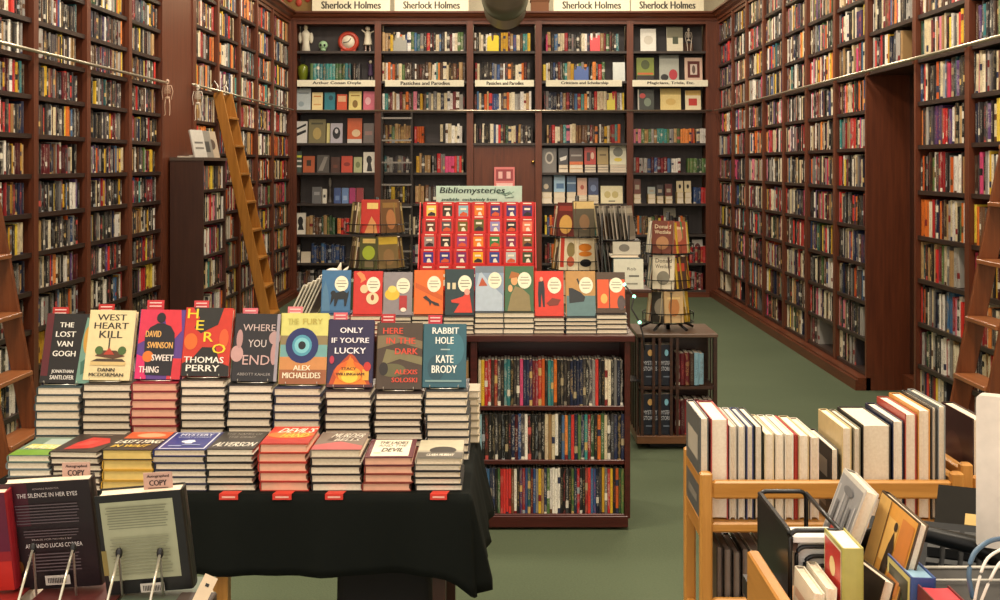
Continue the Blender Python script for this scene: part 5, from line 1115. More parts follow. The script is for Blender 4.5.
# back row stacks and upright covers
def TXB(px): return PX(px, 3.80)
BR = [
 ('LOST', 36, 80, 387, 9, (38, 93), (315, 384), '171214', [('r', 0, .14, .1, 1, '5a1220'), ('p', [(.72, 0), (1, 0), (1, .9), (.82, .95), (.76, .6)], '6f9a8c'), ('e', .88, .62, .09, .2, 'c9953c'), ('p', [(.78, .3), (1, .42), (1, .2), (.8, .12)], '3c6a5c'),
   ('t', 'THE', .28, .56, .8, .87, 'f0ece6', 0, 1), ('t', 'LOST', .22, .62, .66, .74, 'f0ece6', 0, 1), ('t', 'VAN', .26, .58, .52, .6, 'f0ece6', 0, 1), ('t', 'GOGH', .2, .66, .38, .46, 'f0ece6', 0, 1), ('t', 'JONATHAN', .22, .66, .13, .19, 'd8d4d0', 0, 1), ('t', 'SANTLOFER', .2, .68, .05, .11, 'd8d4d0', 0, 1)],
   'black book reading THE LOST VAN GOGH with a strip of painted portrait', '3a4a50', None),
 ('WEST', 83, 131, 384, 10, (86, 132), (311.5, 381), 'ecd9a8', [('t', 'WEST', .17, .8, .85, .94, '2b2624', 0, 1), ('t', 'HEART', .12, .86, .73, .82, '2b2624', 0, 1), ('t', 'KILL', .25, .75, .6, .7, '2b2624', 0, 1), ('r', .47, .5, .4, .6, '2b2624'), ('p', [(.2, .34), (.35, .42), (.65, .42), (.85, .34), (.6, .3)], '5c3a24'), ('e', .28, .42, .09, .06, '4c6a34'), ('e', .78, .42, .09, .06, '4c6a34'), ('p', [(.38, .36), (.5, .46), (.62, .36)], 'b8402c'), ('p', [(.12, .26), (.25, .3), (.8, .3), (.88, .26)], '4a3a2c'), ('r', .12, .88, .21, .26, 'd8bc80'), ('t', 'DANN', .3, .66, .12, .17, '2b2624', 0, 1), ('t', 'MCDORMAN', .12, .86, .05, .1, '2b2624', 0, 1)],
   'cream book reading WEST HEART KILL with a small house on the cover', '2c2420', None),
 ('SWEET', 132, 177, 383, 9, (137, 182), (311, 380), '5c3a8c', [('p', [(0, 1), (.6, 1), (.3, .6), (0, .5)], 'd62f52'), ('p', [(.5, 1), (.9, 1), (.95, .7), (.7, .5)], 'd93040'), ('p', [(0, 0), (.25, 0), (.2, .3), (0, .35)], 'd8286c'), ('p', [(.7, 0), (1, 0), (1, .3), (.75, .3)], 'cf2d3a'), ('e', .47, .88, .1, .075, '1c1720'), ('p', [(.22, .06), (.8, .05), (.82, .45), (.8, .66), (.7, .76), (.54, .8), (.4, .8), (.24, .74), (.14, .62), (.16, .4)], '1c1720'), ('e', .25, .32, .12, .08, 'e0762a'),
   ('t', 'DAVID', .16, .5, .6, .69, 'e8b060', 0, 1), ('t', 'SWINSON', .22, .78, .44, .53, 'e8b060', 0, 1), ('t', 'SWEET', .34, .82, .26, .35, 'efe4e0', 0, 1), ('t', 'THING', .08, .52, .09, .18, 'efe4e0', 0, 1)],
   'red and purple book reading SWEET THING with a dark figure', '8c2430', PAGE_P),
 ('HERO', 181, 225, 380, 10, (183, 230), (309, 379), 'c9321e', [('p', [(.15, 1), (.8, 1), (.7, .75), (.5, .68), (.35, .62), (.2, .7), (.3, .85)], '22201c'), ('p', [(0, 0), (1, 0), (1, .15), (.8, .2), (.68, .42), (.4, .42), (.2, .25), (0, .18)], '1e1a18'), ('e', .15, .5, .14, .12, 'dd6a22'), ('e', .85, .55, .1, .14, 'dd5a2a'),
   ('t', 'H', .04, .26, .84, .98, 'ecd22e', 0, 1), ('t', 'E', .24, .4, .67, .81, 'ecd22e', 0, 1), ('t', 'R', .42, .62, .5, .64, 'ecd22e', 0, 1), ('t', 'O', .62, .9, .33, .47, 'ecd22e', 0, 1), ('t', 'THOMAS', .04, .88, .19, .28, 'f2ede4', 0, 1), ('t', 'PERRY', .1, .8, .07, .16, 'f2ede4', 0, 1)],
   'red and black book reading HERO in yellow letters', '2a2420', None),
 ('WHERE', 228, 272, 385, 9, (233, 278), (315, 383), '221f24', [('e', .08, .4, .14, .12, 'c49a98'), ('e', .12, .62, .07, .14, 'b48c8c'), ('e', .9, .64, .13, .1, 'b09090'), ('e', .9, .4, .07, .16, 'b48c8c'), ('r', .93, 1, 0, 1, '9a94a0'), ('t', 'WHERE', .18, .9, .74, .84, 'cdb6b4'), ('t', 'YOU', .32, .72, .5, .61, 'd8ccca'), ('t', 'END', .22, .82, .24, .38, 'cdaaa8'), ('t', 'ABBOTT KAHLER', .12, .86, .08, .12, 'a09a98')],
   'dark book reading WHERE YOU END with pale rabbits', '1c1a1c', None),
 ('FURY', 275, 321, 388, 9, (280, 327), (314.5, 384), 'd3cf78', [('r', 0, 1, .55, .68, '8a7a54'), ('r', 0, 1, .38, .55, '6fa4a4'), ('r', 0, 1, .2, .38, 'c98a50'), ('r', 0, 1, 0, .2, '9a5c38'), ('e', .46, .54, .35, .25, '1f2a63'), ('e', .46, .54, .21, .15, '4f9ab4'), ('e', .46, .54, .16, .11, '7cc4d0'), ('e', .46, .54, .08, .058, '15181e'), ('t', 'THE', .14, .36, .84, .92, 'b8b05a', 0, 1), ('t', 'FURY', .46, .88, .84, .92, 'b8a850', 0, 1), ('t', 'ALEX', .3, .66, .19, .26, 'efe6cc', 0, 1), ('t', 'MICHAELIDES', .08, .88, .08, .16, 'efe6cc', 0, 1)],
   'yellow book reading THE FURY with a blue ringed eye', '2c3048', None),
 ('LUCKY', 326, 371, 391, 9, (327.5, 373), (321, 390), '2a2148', [('r', 0, 1, 0, .06, '5a2c30'), ('p', [(.05, .04), (.95, .04), (.85, .22), (.6, .45), (.5, .5), (.38, .42), (.15, .25)], 'b8481c'), ('p', [(.15, .04), (.88, .04), (.7, .25), (.55, .42), (.4, .38), (.25, .22)], 'e8801e'), ('e', .5, .22, .34, .16, 'd9631c'), ('p', [(.25, .1), (.4, .3), (.5, .46), (.6, .32), (.78, .12)], 'e8801e'), ('e', .5, .18, .26, .12, 'f0a02c'), ('e', .5, .15, .18, .09, 'f8cc48'), ('r', .78, .92, .1, .26, 'e0a83a'), ('e', .88, .3, .08, .07, 'c03028'), ('e', .1, .4, .05, .06, 'b8304a'), ('t', 'ONLY', .26, .76, .8, .88, 'efeaf2', 0, 1), ('t', "IF YOU'RE", .08, .9, .65, .73, 'efeaf2', 0, 1), ('t', 'LUCKY', .16, .84, .49, .58, 'efeaf2', 0, 1), ('t', 'STACY', .32, .64, .25, .29, '5c2c18', 0, 1), ('t', 'WILLINGHAM', .2, .82, .17, .21, '5c2c18', 0, 1)],
   "purple book reading ONLY IF YOU'RE LUCKY with a glowing fire", '2a2024', None),
 ('DARK', 375, 422, 393, 10, (377, 422), (324, 392), '4a3a2c', [('p', [(0, .6), (.5, .7), (1, .6), (1, .72), (.4, .82), (0, .8)], '7a6a4c'), ('p', [(.1, .35), (.5, .45), (1, .36), (1, .48), (.5, .56), (.2, .6)], '7c7450'), ('e', .35, .28, .3, .1, '64603e'), ('e', .15, .3, .1, .1, '2a221c'), ('t', 'HERE', .12, .56, .83, .92, 'd84a30', 0, 1), ('t', 'IN THE', .2, .84, .68, .77, 'd84a30', 0, 1), ('t', 'DARK', .4, .9, .52, .61, 'd84a30', 0, 1), ('t', 'ALEXIS', .4, .9, .22, .29, 'd84a30', 0, 1), ('t', 'SOLOSKI', .34, .9, .1, .17, 'd84a30', 0, 1)],
   'brown camouflage book reading HERE IN THE DARK in red', '2a2220', None),
 ('RABBIT', 426, 468, 391, 9, (423.5, 466), (325, 388), '2e5c6b', [('e', .75, .6, .2, .25, '3a7080'), ('e', .3, .3, .2, .2, '264c5a'), ('t', 'RABBIT', .2, .82, .84, .94, 'eef0ea', 0, 1), ('t', 'HOLE', .28, .7, .68, .79, 'eef0ea', 0, 1), ('r', .4, .62, .58, .6, 'a8bcbc'), ('t', 'KATE', .3, .7, .38, .5, 'eef0ea', 0, 1), ('t', 'BRODY', .2, .78, .22, .34, 'eef0ea', 0, 1), ('r', .05, .9, .08, .11, '7c9a9c')],
   'teal book reading RABBIT HOLE at the right end of the row', '2c3034', None)]
TITLE = ['LOST VAN GOGH', 'WEST HEART KILL', 'SWEET THING', 'HERO', 'WHERE YOU END', 'THE FURY', "IF YOU'RE LUCKY", 'HERE IN THE DARK', 'RABBIT HOLE']
TAG = ['b8201e', 'b8201e', 'c42a34', 'c43a40', 'd86a78', 'd87a84', 'd8606c', 'b8242a', 'c43040']
tagx = [(51, 67, 307), (97, 113, 304), (146, 163, 300), (193, 208, 300.5), (242, 257, 308), (287, 302, 306.5), (333, 347, 312.5), (381, 395, 314), (428, 442, 315)]
for k, (nm, a, b, ty_, n, (ua, ub), (ut, ubt), hx, art, la, shx, pg) in enumerate(BR):
    Y = 3.80; z1 = PZ(ty_, Y); zz = TZ+.003; tt = (z1-zz)/n
    zstack(TXB(a), TXB(b), Y, zz, n, tt, shx, 'hardcover in the tall stack under the '+TITLE[k]+' book', pg, 'tall stacks in the back row of the table', .225, .004)
    yu = Y+.06; z0 = z1+.006; ln = 17
    w = PX(ub, yu)-PX(ua, yu); h = (PZ(ut, yu)-z0)/math.cos(rad(ln))*1.0
    h = min(h, .235)
    if k == 0: w *= .9
    M = T((PX(ua, yu)+PX(ub, yu))/2+(.006 if k == 0 else 0), yu-.028, z0) @ RX(-ln) @ RY(1.0 if k < 5 else .2)
    hardcover(la, w, h, .026, hx, art, M, 'upright new hardcovers in the back row of the table', page=pg)
    easel('small silver wire easel holding the '+TITLE[k]+' book', w*.33, T((PX(ua, yu)+PX(ub, yu))/2, yu-.02, z1+.0015), 'wire easels on the back row stacks')
    # red card rising behind the upright cover
    (ta, tb, tt_) = tagx[k]; yt = yu+.08
    m = MB(); tw = PX(tb, yt)-PX(ta, yt); th = .075
    m.box(-tw/2, tw/2, 0, .0015, 0, th, 0)
    for q in (.72, .86): m.poly([(-tw*.36, th*q), (tw*.36, th*q), (tw*.36, th*(q+.05)), (-tw*.36, th*(q+.05))], -.0006, 1)
    q = m.build('shelf_tag', [mat(TAG[k], .5), mat('f2c8c4', .5)], loc=(PX((ta+tb)/2, yt), yt, PZ(tt_, yt)-th), rot=(rad(-14), 0, 0))
    meta(q, f'{"red" if k in (0, 1, 2, 3, 7, 8) else "pink"} card sticking up behind the {TITLE[k]} book', 'card', 'autographed cards behind the back row')
# red tags on the front edge
for a, b in ((219, 238), (272.5, 291.5), (325, 343), (430, 447)):
    yy = TY0-.012; m = MB(); w = PX(b, yy)-PX(a, yy)
    m.box(-w/2, w/2, 0, .0015, -.016, 0, 0); m.add([(-w/2, 0, 0), (w/2, 0, 0), (w/2+.006, .03, .001), (-w/2+.006, .03, .001)], [(0, 1, 2, 3)]); m.poly([(-w*.35, -.011), (w*.35, -.011), (w*.35, -.006), (-w*.35, -.006)], -.0006, 1)
    wh = {219: 'under the charcoal book stack', 272.5: "under the DEVIL'S HAND stack", 325: 'under the grey and rose book stack', 430: 'under the ninth front stack'}[a]
    meta(m.build('shelf_tag', [mat('d8392c', .5), mat('f2b8ac', .5)], loc=(PX((a+b)/2, yy), yy, TZ+.004)), f'small red tag folded over the front cloth edge {wh}', 'card', 'red tags on the front table edge')
# extra stack glimpsed at the right of the back row
zstack(PX(458, 4.06)+.01, PX(470, 4.06)+.05-.02, 4.04, TZ+.003, 7, .024, 'a89c84', 'pale book in the half-hidden stack behind the RABBIT HOLE stack', None, 'half-hidden stack at the table corner', .14, .002)
# ------------------------------------------------------------------ near left: books on wire easels seen from behind
NZ = .715
root = empty('side_table', 'near table at the lower left under the two books seen from behind', 'table', (-.85, 2.1, 0))
m = MB(); m.box(-.45, .36, -.22, .32, NZ-.03, NZ, 0, None, .003); m.build('tabletop', W_OAK, root)
for x in (-.42, .33):
    for y in (-.19, .29): m = MB(); m.box(x-.02, x+.02, y-.02, y+.02, 0, NZ-.03); m.build('leg', W_OAKZ, root)
def back_book(label, px0, px1, pyb, pyt, Y, lean, roll, hexc, art, group, t=.03, wf=1):
    z = PZ(pyb, Y); w = (PX(px1, Y)-PX(px0, Y))*wf; h = (PZ(pyt, Y-.03)-z)/math.cos(rad(lean))
    M = T((PX(px0, Y)+PX(px1, Y))/2, Y, z) @ RY(roll) @ RX(lean)
    root = emptyM('hardcover_book', label, 'book', M, group)
    mats = []; S = Matrix.Diagonal((-1, 1, 1, 1))
    a = hard_geo(w, h, t, hexc, [], mats, S); b_ = hard_geo(w, h, t, hexc, art, mats, I4)
    # keep only the artwork of the second one
    nst = 0
    full = len(hard_geo(w, h, t, hexc, [], [], I4).f)
    vn = len(hard_geo(w, h, t, hexc, [], [], I4).v)
    for f, mm in zip(b_.f[full:], b_.m[full:]): a.add([b_.v[i] for i in f], [tuple(range(len(f)))], mm)
    a.build('cover', mats, root); page_geo(w, h, t, S).build('page_block', PAGE, root)
    return M, w, h, z
def lines(u0, u1, v0, v1, n, c, sl=0):
    return [('r', u0+R.uniform(0, .03), u1-R.uniform(0, .05), v0+(v1-v0)*k/n, v0+(v1-v0)*(k+.35)/n, c) for k in range(n)]
G = 'hardcovers on wire easels at the lower left'
MA = back_book('dark maroon book seen from behind reading THE SILENCE IN HER EYES', 13, 101, 588, 482, 2.13, 9, -3.5, '1d1216', [('r', 0, .3, .6, 1, '40101f'), ('r', 0, .12, .3, .6, '34101c'), ('e', .09, .22, .07, .07, '6a4018'), ('t', 'ADVANCE PRAISE FOR', .36, .66, .935, .95, 'a89a98'), ('t', 'THE SILENCE IN HER EYES', .18, .86, .865, .905, 'ded6d2')]
   +lines(.14, .88, .62, .82, 7, '5c5054')+lines(.2, .85, .5, .58, 3, '5c5054')+[('t', 'PRAISE FOR NOVELS BY', .3, .75, .47, .485, 'a89a98'), ('t', 'ARMANDO LUCAS CORREA', .22, .86, .4, .44, 'ded6d2')]+lines(.24, .84, .18, .37, 6, '5c5054')+[('r', .4, .68, .05, .14, 'cfc6bc')]+[('r', .43+.02*k, .44+.02*k, .07, .12, '2a2626') for k in range(11)], G)
MBb = back_book('black book with a pale green back panel seen from behind, right of the maroon one', 107, 192, 592, 494, 2.1, 8, -4.6, '191818', [('r', .05, .9, .14, .93, 'a5a688'), ('r', 0, .06, .2, .45, '8a7a44')]+lines(.1, .84, .66, .9, 9, '7c7d66')+lines(.12, .82, .2, .6, 12, '8a8b72')+[('r', .42, .7, .02, .11, 'cfc6bc')]+[('r', .45+.02*k, .46+.02*k, .035, .09, '2a2626') for k in range(11)], G, .034)
MCc = back_book('red and purple book at the very left edge of the photo, seen from behind', -72, 15, 592, 496, 2.1, 8, -3, '8a1a22', [('r', .7, 1, .4, 1, '5c1430'), ('r', 0, 1, 0, .3, 'b8281e')], G)
def vwire(xs, yb, px_ap, py_ap, label):
    root = empty('wire_easel', label, 'easel', (PX(sum(px_ap)/2, 2.07), 2.07, .9), group='silver wire easels at the lower left')
    o = Vector(root.location)
    for pa, pf in zip(px_ap, xs):
        A = Vector((PX(pa, 2.075), 2.075, PZ(py_ap, 2.075))); Fp = Vector((PX(pf, 1.97), 1.97, PZ(600, 1.97)-.004)); B = Vector((PX(pa+3, 2.09), 2.092, .9))
        m = MB(); m.tube([Fp-o, A-o, B-o], .0022, 0, 8); m.build('wire_leg', mat('cfcabc', .3, .7), root)
        m = MB(); m.ell(tuple(A-o), (.006, .006, .009)); m.build('rubber_tip', BLACK, root)
    m = MB(); a = Vector((PX(xs[0], 1.97), 1.97, PZ(600, 1.97)-.004)); b = Vector((PX(xs[1], 1.97), 1.97, PZ(600, 1.97)-.004)); m.tube([a-o, b-o], .0022, 0, 8); m.build('cross_wire', mat('cfcabc', .3, .7), root)
vwire((18, 59), 600, (33, 73), 548, 'silver wire easel behind the maroon book')
vwire((107, 150), 600, (119, 160), 553, 'silver wire easel behind the book with the pale green panel')
for (px0, px1, pt, pb, Y, la, rl) in ((60, 88, 464, 482, 2.115, 'pinkish card reading Autographed COPY on top of the maroon book', -1), (142, 171, 474, 492, 2.085, 'pinkish card reading Autographed COPY on top of the pale-panelled book', -3)):
    w = PX(px1, Y)-PX(px0, Y); h = PZ(pt, Y)-PZ(pb, Y); m = MB(); m.box(-w/2, w/2, 0, .0015, -.02, h, 0)
    put_text(m, 'Autographed', -w*.38, w*.38, h*.68, h*.88, -.0006, 1, None, .1, .0003); put_text(m, 'COPY', -w*.3, w*.3, h*.26, h*.58, -.0006, 1, None, 0, .0005); m.poly([(-w*.35, h*.12), (w*.35, h*.12), (w*.35, h*.16), (-w*.35, h*.16)], -.0006, 1)
    q = m.build('autograph_card', [mat('c49c8c', .6), mat('3a2422', .6)], loc=((PX(px0, Y)+PX(px1, Y))/2, Y+.012, PZ(pb, Y)), rot=(rad(2), rad(rl), 0)); meta(q, la, 'card', 'pinkish autograph cards')
for (px0, px1, zt2, n, hx, la, ty_) in ((17, 104, PZ(588.5, 2.13), 6, '5a2422', 'hardcover in the near stack under the maroon book', 'THE SILENCE'), (108, 190, PZ(594.5, 2.1), 6, '5c6a5c', 'hardcover in the near stack under the pale-panelled book', 'HARBOR')):
    x0, x1 = PX(px0, 2.02), PX(px1, 2.02); tt = (zt2-.002-NZ)/n
    zstack(x0, x1, 1.98, NZ, n-1, tt, hx, la, None, 'stacked hardcovers on the near left table', .22)
    hardcover(la.replace('in the near stack', 'topping the near stack'), x1-x0, .22, tt-.001, hx, [('r', 0, 1, .0, .3, hx), ('t', 'HARBOR', .1, .9, .2, .42, 'd8d0c4', .1, 1) if px0 > 100 else ('r', .1, .9, .2, .4, '8a4a3c')], T((x0+x1)/2, 1.98+.11, NZ+(n-1)*tt), 'stacked hardcovers on the near left table', lying=True)
x0, x1 = PX(-68, 2.05), PX(12, 2.05); tt = (PZ(592, 2.1)-.002-NZ)/6
zstack(x0, x1, 1.98, NZ, 6, tt, '8a2420', 'hardcover in the near stack at the very left edge', None, 'stacked hardcovers on the near left table', .22)
m = MB(); m.box(-.011, .011, 0, .002, 0, .06, 0, None, .0); m.poly([(-.003, .042), (.003, .042), (.003, .047), (-.003, .047)], -.0006, 1)
q = m.build('price_card', [mat('cdb79a', .5), BLACK], loc=(PX(194, 1.99), 1.99, PZ(612, 1.99)), rot=(rad(-30), rad(24), 0)); meta(q, 'tan card with a dark slot beside the right wire easel', 'card')
m = MB(); m.box(-.03, .03, -.01, .06, -.175, 0, 0, None, .002)
meta(m.build('book_box', mat('3a2c24', .6), loc=(PX(190, 1.99)-.01, 2.03, PZ(612, 1.99)-.002)), 'small dark box under the tan card at the lower left', 'box')
# ------------------------------------------------------------------ oak library carts
def cart(label, X0, Y0, Ln=.562, dp=.26, zt=.952):
    root = empty('book_cart', label, 'cart', (X0+Ln/2, Y0+dp/2, 0), group='golden oak library carts'); o = Vector(root.location)
    def b(nm, x0, x1, y0, y1, z0, z1, mt=W_OAK, c=.004):
        m = MB(); m.box(x0-o.x, x1-o.x, y0-o.y, y1-o.y, z0, z1, 0, None, c); return m.build(nm, mt, root)
    for x in (X0, X0+Ln-.026):
        for y in (Y0, Y0+dp-.026):
            b('post', x, x+.026, y, y+.026, .09, zt+.012, W_OAKZ)
            m = MB(); m.lathe([(.01, -.012), (.035, -.01), (.035, .01), (.01, .012)], 0, 14, T(x+.013-o.x, y+.013-o.y, .036) @ RY(90)); m.tube([(x+.013-o.x, y+.013-o.y, .04), (x+.013-o.x, y+.013-o.y, .1)], .008); m.build('caster', BLACK, root)
        b('end_rail', x+.003, x+.023, Y0+.026, Y0+dp-.026, zt-.028, zt, W_OAKY); b('end_rail', x+.003, x+.023, Y0+.026, Y0+dp-.026, .815, .858, W_OAKY); b('end_rail', x+.003, x+.023, Y0+.026, Y0+dp-.026, .58, .62, W_OAKY)
    for y in (Y0+.002, Y0+dp-.022): b('long_rail', X0+.026, X0+Ln-.026, y, y+.02, .908, .946)
    for zz in (.856, .6, .28): b('shelf', X0+.024, X0+Ln-.024, Y0+.01, Y0+dp-.01, zz-.022, zz)
    b('long_rail', X0+.026, X0+Ln-.026, Y0+.002, Y0+.02, .66, .695)
    return root
cart('golden oak library cart holding a row of books with page edges outward', .414, 2.66)
cart('golden oak library cart at the right edge, beyond the first cart', .984, 2.70, zt=.962)
def fore_book(label, x0, x1, ytop, z, Yf, hexc, group, w=.155, base=None, page=None, lean=0):
    X0, X1 = PX(x0, Yf), PX(x1, Yf); h = PZ(ytop, Yf)-z
    return hardcover(label, w, h, X1-X0-.0012, hexc, [('r', .15, .85, .55, .8, 'b8b0a4'), ('r', .2, .8, .12, .2, '8a847c')] if lean == 9 else [], T(X0, Yf+w/2, z) @ (RY(lean) if lean not in (0, 9) else I4) @ RZ(-90), group, page=page)
CB = [(700, 709, 418, '55595a', 'dark grey photo-jacketed book at the left end', 9), (711, 728.5, 419, 'b04a48', 'thick red-jacketed book, second from the left', 0), (729.5, 737, 426, 'cfc6b8', 'thin pale book after the thick red one', 0), (738, 745.5, 426, 'bcb8b0', 'thin light grey book', 0),
      (746.5, 754, 426, '3c4670', 'thin book with a blue jacket', 0), (754.5, 763, 426, '1a2321', 'book with a black jacket left of the lower cream books', 0), (764.5, 774.5, 433.5, 'd6c6a2', 'lower cream book, first of the low run', 0), (775.5, 784, 434, 'e2d8c6', 'lower white book, second of the low run', 0),
      (785, 794, 434, 'e6dece', 'lower white book, third of the low run', 0), (794.5, 798, 435, 'b83a30', 'very thin low book with a red jacket', 0), (798.5, 809.5, 435, 'c6b28a', 'low beige book', 0), (810.5, 819.5, 437, 'e0d0c2', 'low pinkish white book', 0),
      (831, 839, 449, '26221f', 'shortest book with a black jacket', 9), (842, 852, 427.5, 'd4bc8c', 'thick beige book behind the shortest black one', 0), (853.5, 861, 428, '86806c', 'narrow book with an olive jacket', 0), (862.5, 891, 425, '23211f', 'very thick book with a black jacket', 0),
      (892.5, 904, 421, '1c2442', 'book with a navy jacket', 0), (905, 917, 414, 'ac443a', 'tall book with a red jacket near the right end', 0), (918, 930.5, 410, 'd6984e', 'tall book with an orange jacket', 0), (931.5, 937, 407.5, '3e3e3c', 'tall narrow dark grey book', 0), (938, 946, 406, '8e9292', 'tall light grey book at the right end', 0)]
for x0, x1, yt_, hx, la, le in CB:
    fore_book(la+' on the oak cart', x0, x1, yt_, .857, 2.69, hx, 'books on the top shelf of the oak cart', w=.205, lean=9 if le else 0)
for k, (x0, x1, yt_, hx, nm) in enumerate(((716.5, 723, 547, '3a3432', 'black'), (724, 732, 549, '3c3632', 'dark brown'), (733, 741, 552, '302c2c', 'black'), (742, 749.5, 549, '2e2a2a', 'charcoal'), (750.5, 762, 550, 'b8ac98', 'cream'), (764, 775, 550, '8a857c', 'grey'), (777, 790, 551, '5a5650', 'slate'), (792, 806, 551, 'b8ac98', 'cream'))):
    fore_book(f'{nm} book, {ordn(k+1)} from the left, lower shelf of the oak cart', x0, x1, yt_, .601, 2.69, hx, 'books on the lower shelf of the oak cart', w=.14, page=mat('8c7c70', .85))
hardcover('large dark maroon book on the cart at the right edge', .2, PZ(419, 2.76)-.857, .028, '34191b', [('e', .4, .45, .3, .3, '4a2a28'), ('e', .5, .12, .2, .08, '9a7a6c')], T(PX(973, 2.76)-.0, 2.76+.1, .857) @ RZ(-90), 'books on the right edge cart')
for k in range(3): hardcover(f'dark book right of the large maroon one on the edge cart, {ordn(k+1)}', .19, .186-.01*k, .03, ['2a2026', '4a3a34', '6a5a50'][k], [], T(PX(973, 2.76)+.031+.032*k, 2.76+.095, .857) @ RZ(-90), 'books on the right edge cart')
# ------------------------------------------------------------------ counter with wooden bin, organizer, books, phone
KZ = .895
root = empty('counter', 'wooden counter at the lower right corner of the photo', 'counter', (1.0, 1.7, 0))
m = MB()
CP = [(-.61, -.35), (.6, -.35), (.6, .56), (-.4, .56), (-.4, .455), (-.57, .455), (-.57, .35), (-.61, .35)]; n = len(CP)
m.add([(x, y, KZ-.03) for x, y in CP]+[(x, y, KZ) for x, y in CP], [tuple(range(n-1, -1, -1)), tuple(range(n, 2*n))]+[(i, (i+1) % n, (i+1) % n+n, i+n) for i in range(n)]); m.build('countertop', W_OAK, root)
m = MB(); m.box(-.56, .58, -.3, .34, .0, KZ-.03); m.build('carcass', W_OAKZ, root)
root = empty('wooden_bin', 'oak bin on the counter with books filed inside', 'bin', (.5, 1.75, KZ))
m = MB(); m.box(-.105, -.085, -.3, .30, .001, PZ(552, 2.04)-KZ, 0, None, .003); m.build('side_panel', W_OAKY, root)
m = MB(); m.box(-.085, -.06, -.3, .29, .001, .02); m.build('bottom_ledge', W_OAKY, root)
# black letter organizer with rounded nested frames
oy0, oy1, ox = 1.92, 2.15, PX(790, 1.92)
root = empty('desk_organizer', 'black desk organizer with nested rounded frames on the counter', 'organizer', (ox, oy0, KZ+.001)); zt_ = PZ(531, oy0)-KZ
OB = mat('17181a', .3); 
m = MB(); 
n = 6; prof = [(0, .0), (oy1-oy0, .0), (oy1-oy0, zt_-.02), (oy1-oy0-.01, zt_), (.012, zt_), (0, zt_-.02)]
vs = [(-.003, p, q) for p, q in prof]+[(.003, p, q) for p, q in prof]
m.add(vs, [tuple(range(6)), tuple(range(11, 5, -1))]+[(i, i+6, (i+1) % 6+6, (i+1) % 6) for i in range(6)]); m.build('side_panel', OB, root)
wd = .08
def arch(y, x0, x1, z0, z1, r, th):
    P = [(x0, y, z0)]
    for k in range(7): a = math.pi-math.pi/2*k/6; P.append((x0+r+r*math.cos(a), y, z1-r+r*math.sin(a)))
    for k in range(7): a = math.pi/2-math.pi/2*k/6; P.append((x1-r+r*math.cos(a), y, z1-r+r*math.sin(a)))
    P.append((x1, y, z0)); return P
m = MB(); m.tube(arch(.0, 0, wd, .0, zt_, .012, 0), .004); m.tube(arch(oy1-oy0, 0, wd, .0, zt_, .012, 0), .004); m.tube([(0, 0, zt_-.004), (0, oy1-oy0, zt_-.004)], .004); m.tube([(wd, 0, zt_-.004), (wd, oy1-oy0, zt_-.004)], .004); m.build('outer_frame', OB, root)
for k in range(3):
    i = .012+.014*k
    m = MB(); m.tube(arch(.01+.004*k, i, wd-.006, .0, zt_-.028-.016*k, .014, 0), .0034); m.build('inner_frame', OB, root)
    m = MB(); q = arch(.02, i+.004, wd-.008, .0, zt_-.022-.016*k, .012, 0)
    m.poly([(p[0], p[2]) for p in q], .02+.03*k, 0, None, .002); m.build('paper_sheet', mat(['e6e2dc', 'ded8d0', 'b8a890'][k], .7), root)
m = MB(); m.box(.006, wd-.006, .004, .06, zt_-.02, zt_-.012); m.build('paper_stack', mat('e4e0da', .7), root)
m = MB(); m.box(-.035, -.006, -.02, .2, .0, .03); meta(m.build('dark_notebook', mat('241e1c', .5), loc=(ox, oy0, KZ+.001)), 'dark notebook lying left of the black organizer', 'notebook')
m = MB(); m.box(-.02, .0, 0, .12, 0, .002); meta(m.build('paper_slip', mat('d8d4e0', .6), loc=(ox-.01, oy0, KZ+.033)), 'pale paper slip lying on the dark notebook', 'paper')
# filed books facing left
GB = 'books filed in the oak bin'
def filed(label, xf, yf, Yf, w, h, t, lean, yaw, hexc, art, mir=False, page=None):
    """top front corner of the left-facing cover at pixel (xf,yf), depth Yf"""
    M0 = RZ(yaw) @ RY(lean) @ RZ(-90)
    # local point of that corner: x=+w/2 (faces the camera), y=0, z=h
    c = M0 @ Vector((w/2, 0, h)); Pn = Vector((PX(xf, Yf), Yf, PZ(yf, Yf)))
    b_ = Pn-c
    M = T(*b_) @ M0
    return hardcover(label, w, h, t, hexc, art, M, GB, mirror=mir, page=page), M
filed('white book with blurred figures and a red square leaning in the oak bin', 866, 490, 1.97, .145, .235, .022, 20, -2, 'c9c4bc', [('r', .03, .97, .45, .97, '8f8f92'), ('r', .08, .14, .6, .9, 'b4b2b4'), ('r', .34, .4, .55, .88, 'b4b2b4'), ('r', .52, .57, .6, .92, '747478'), ('r', .88, .92, .5, .85, 'b4b2b4'), ('r', .3, .75, .42, .66, 'c43a30'), ('r', .42, .62, .2, .34, 'b8603c'), ('e', .5, .9, .2, .03, '6a6c70'), ('r', .2, .28, .45, .8, '6a6c70'), ('r', .7, .78, .45, .82, '707276')])
filed('orange book with a walking black figure leaning in the oak bin', 920, 523, 1.84, .185, .24, .014, 16, 0, '4a3824', [('r', .02, .98, .3, .99, 'd99a44'), ('r', .02, .3, .3, .99, 'e0b468'), ('r', .34, .62, .62, .9, 'e8b868'), ('r', .66, .95, .5, .95, 'c87a34'), ('r', .31, .325, .3, .99, '5a3a1c'), ('p', [(.5, .4), (.6, .4), (.6, .62), (.64, .74), (.56, .84), (.5, .74), (.46, .6)], '2a1c14'), ('e', .57, .87, .04, .03, '2a1c14'), ('p', [(.5, .3), (.53, .3), (.55, .42), (.51, .42)], '2a1c14'), ('e', .6, .15, .2, .1, 'a8703c')])
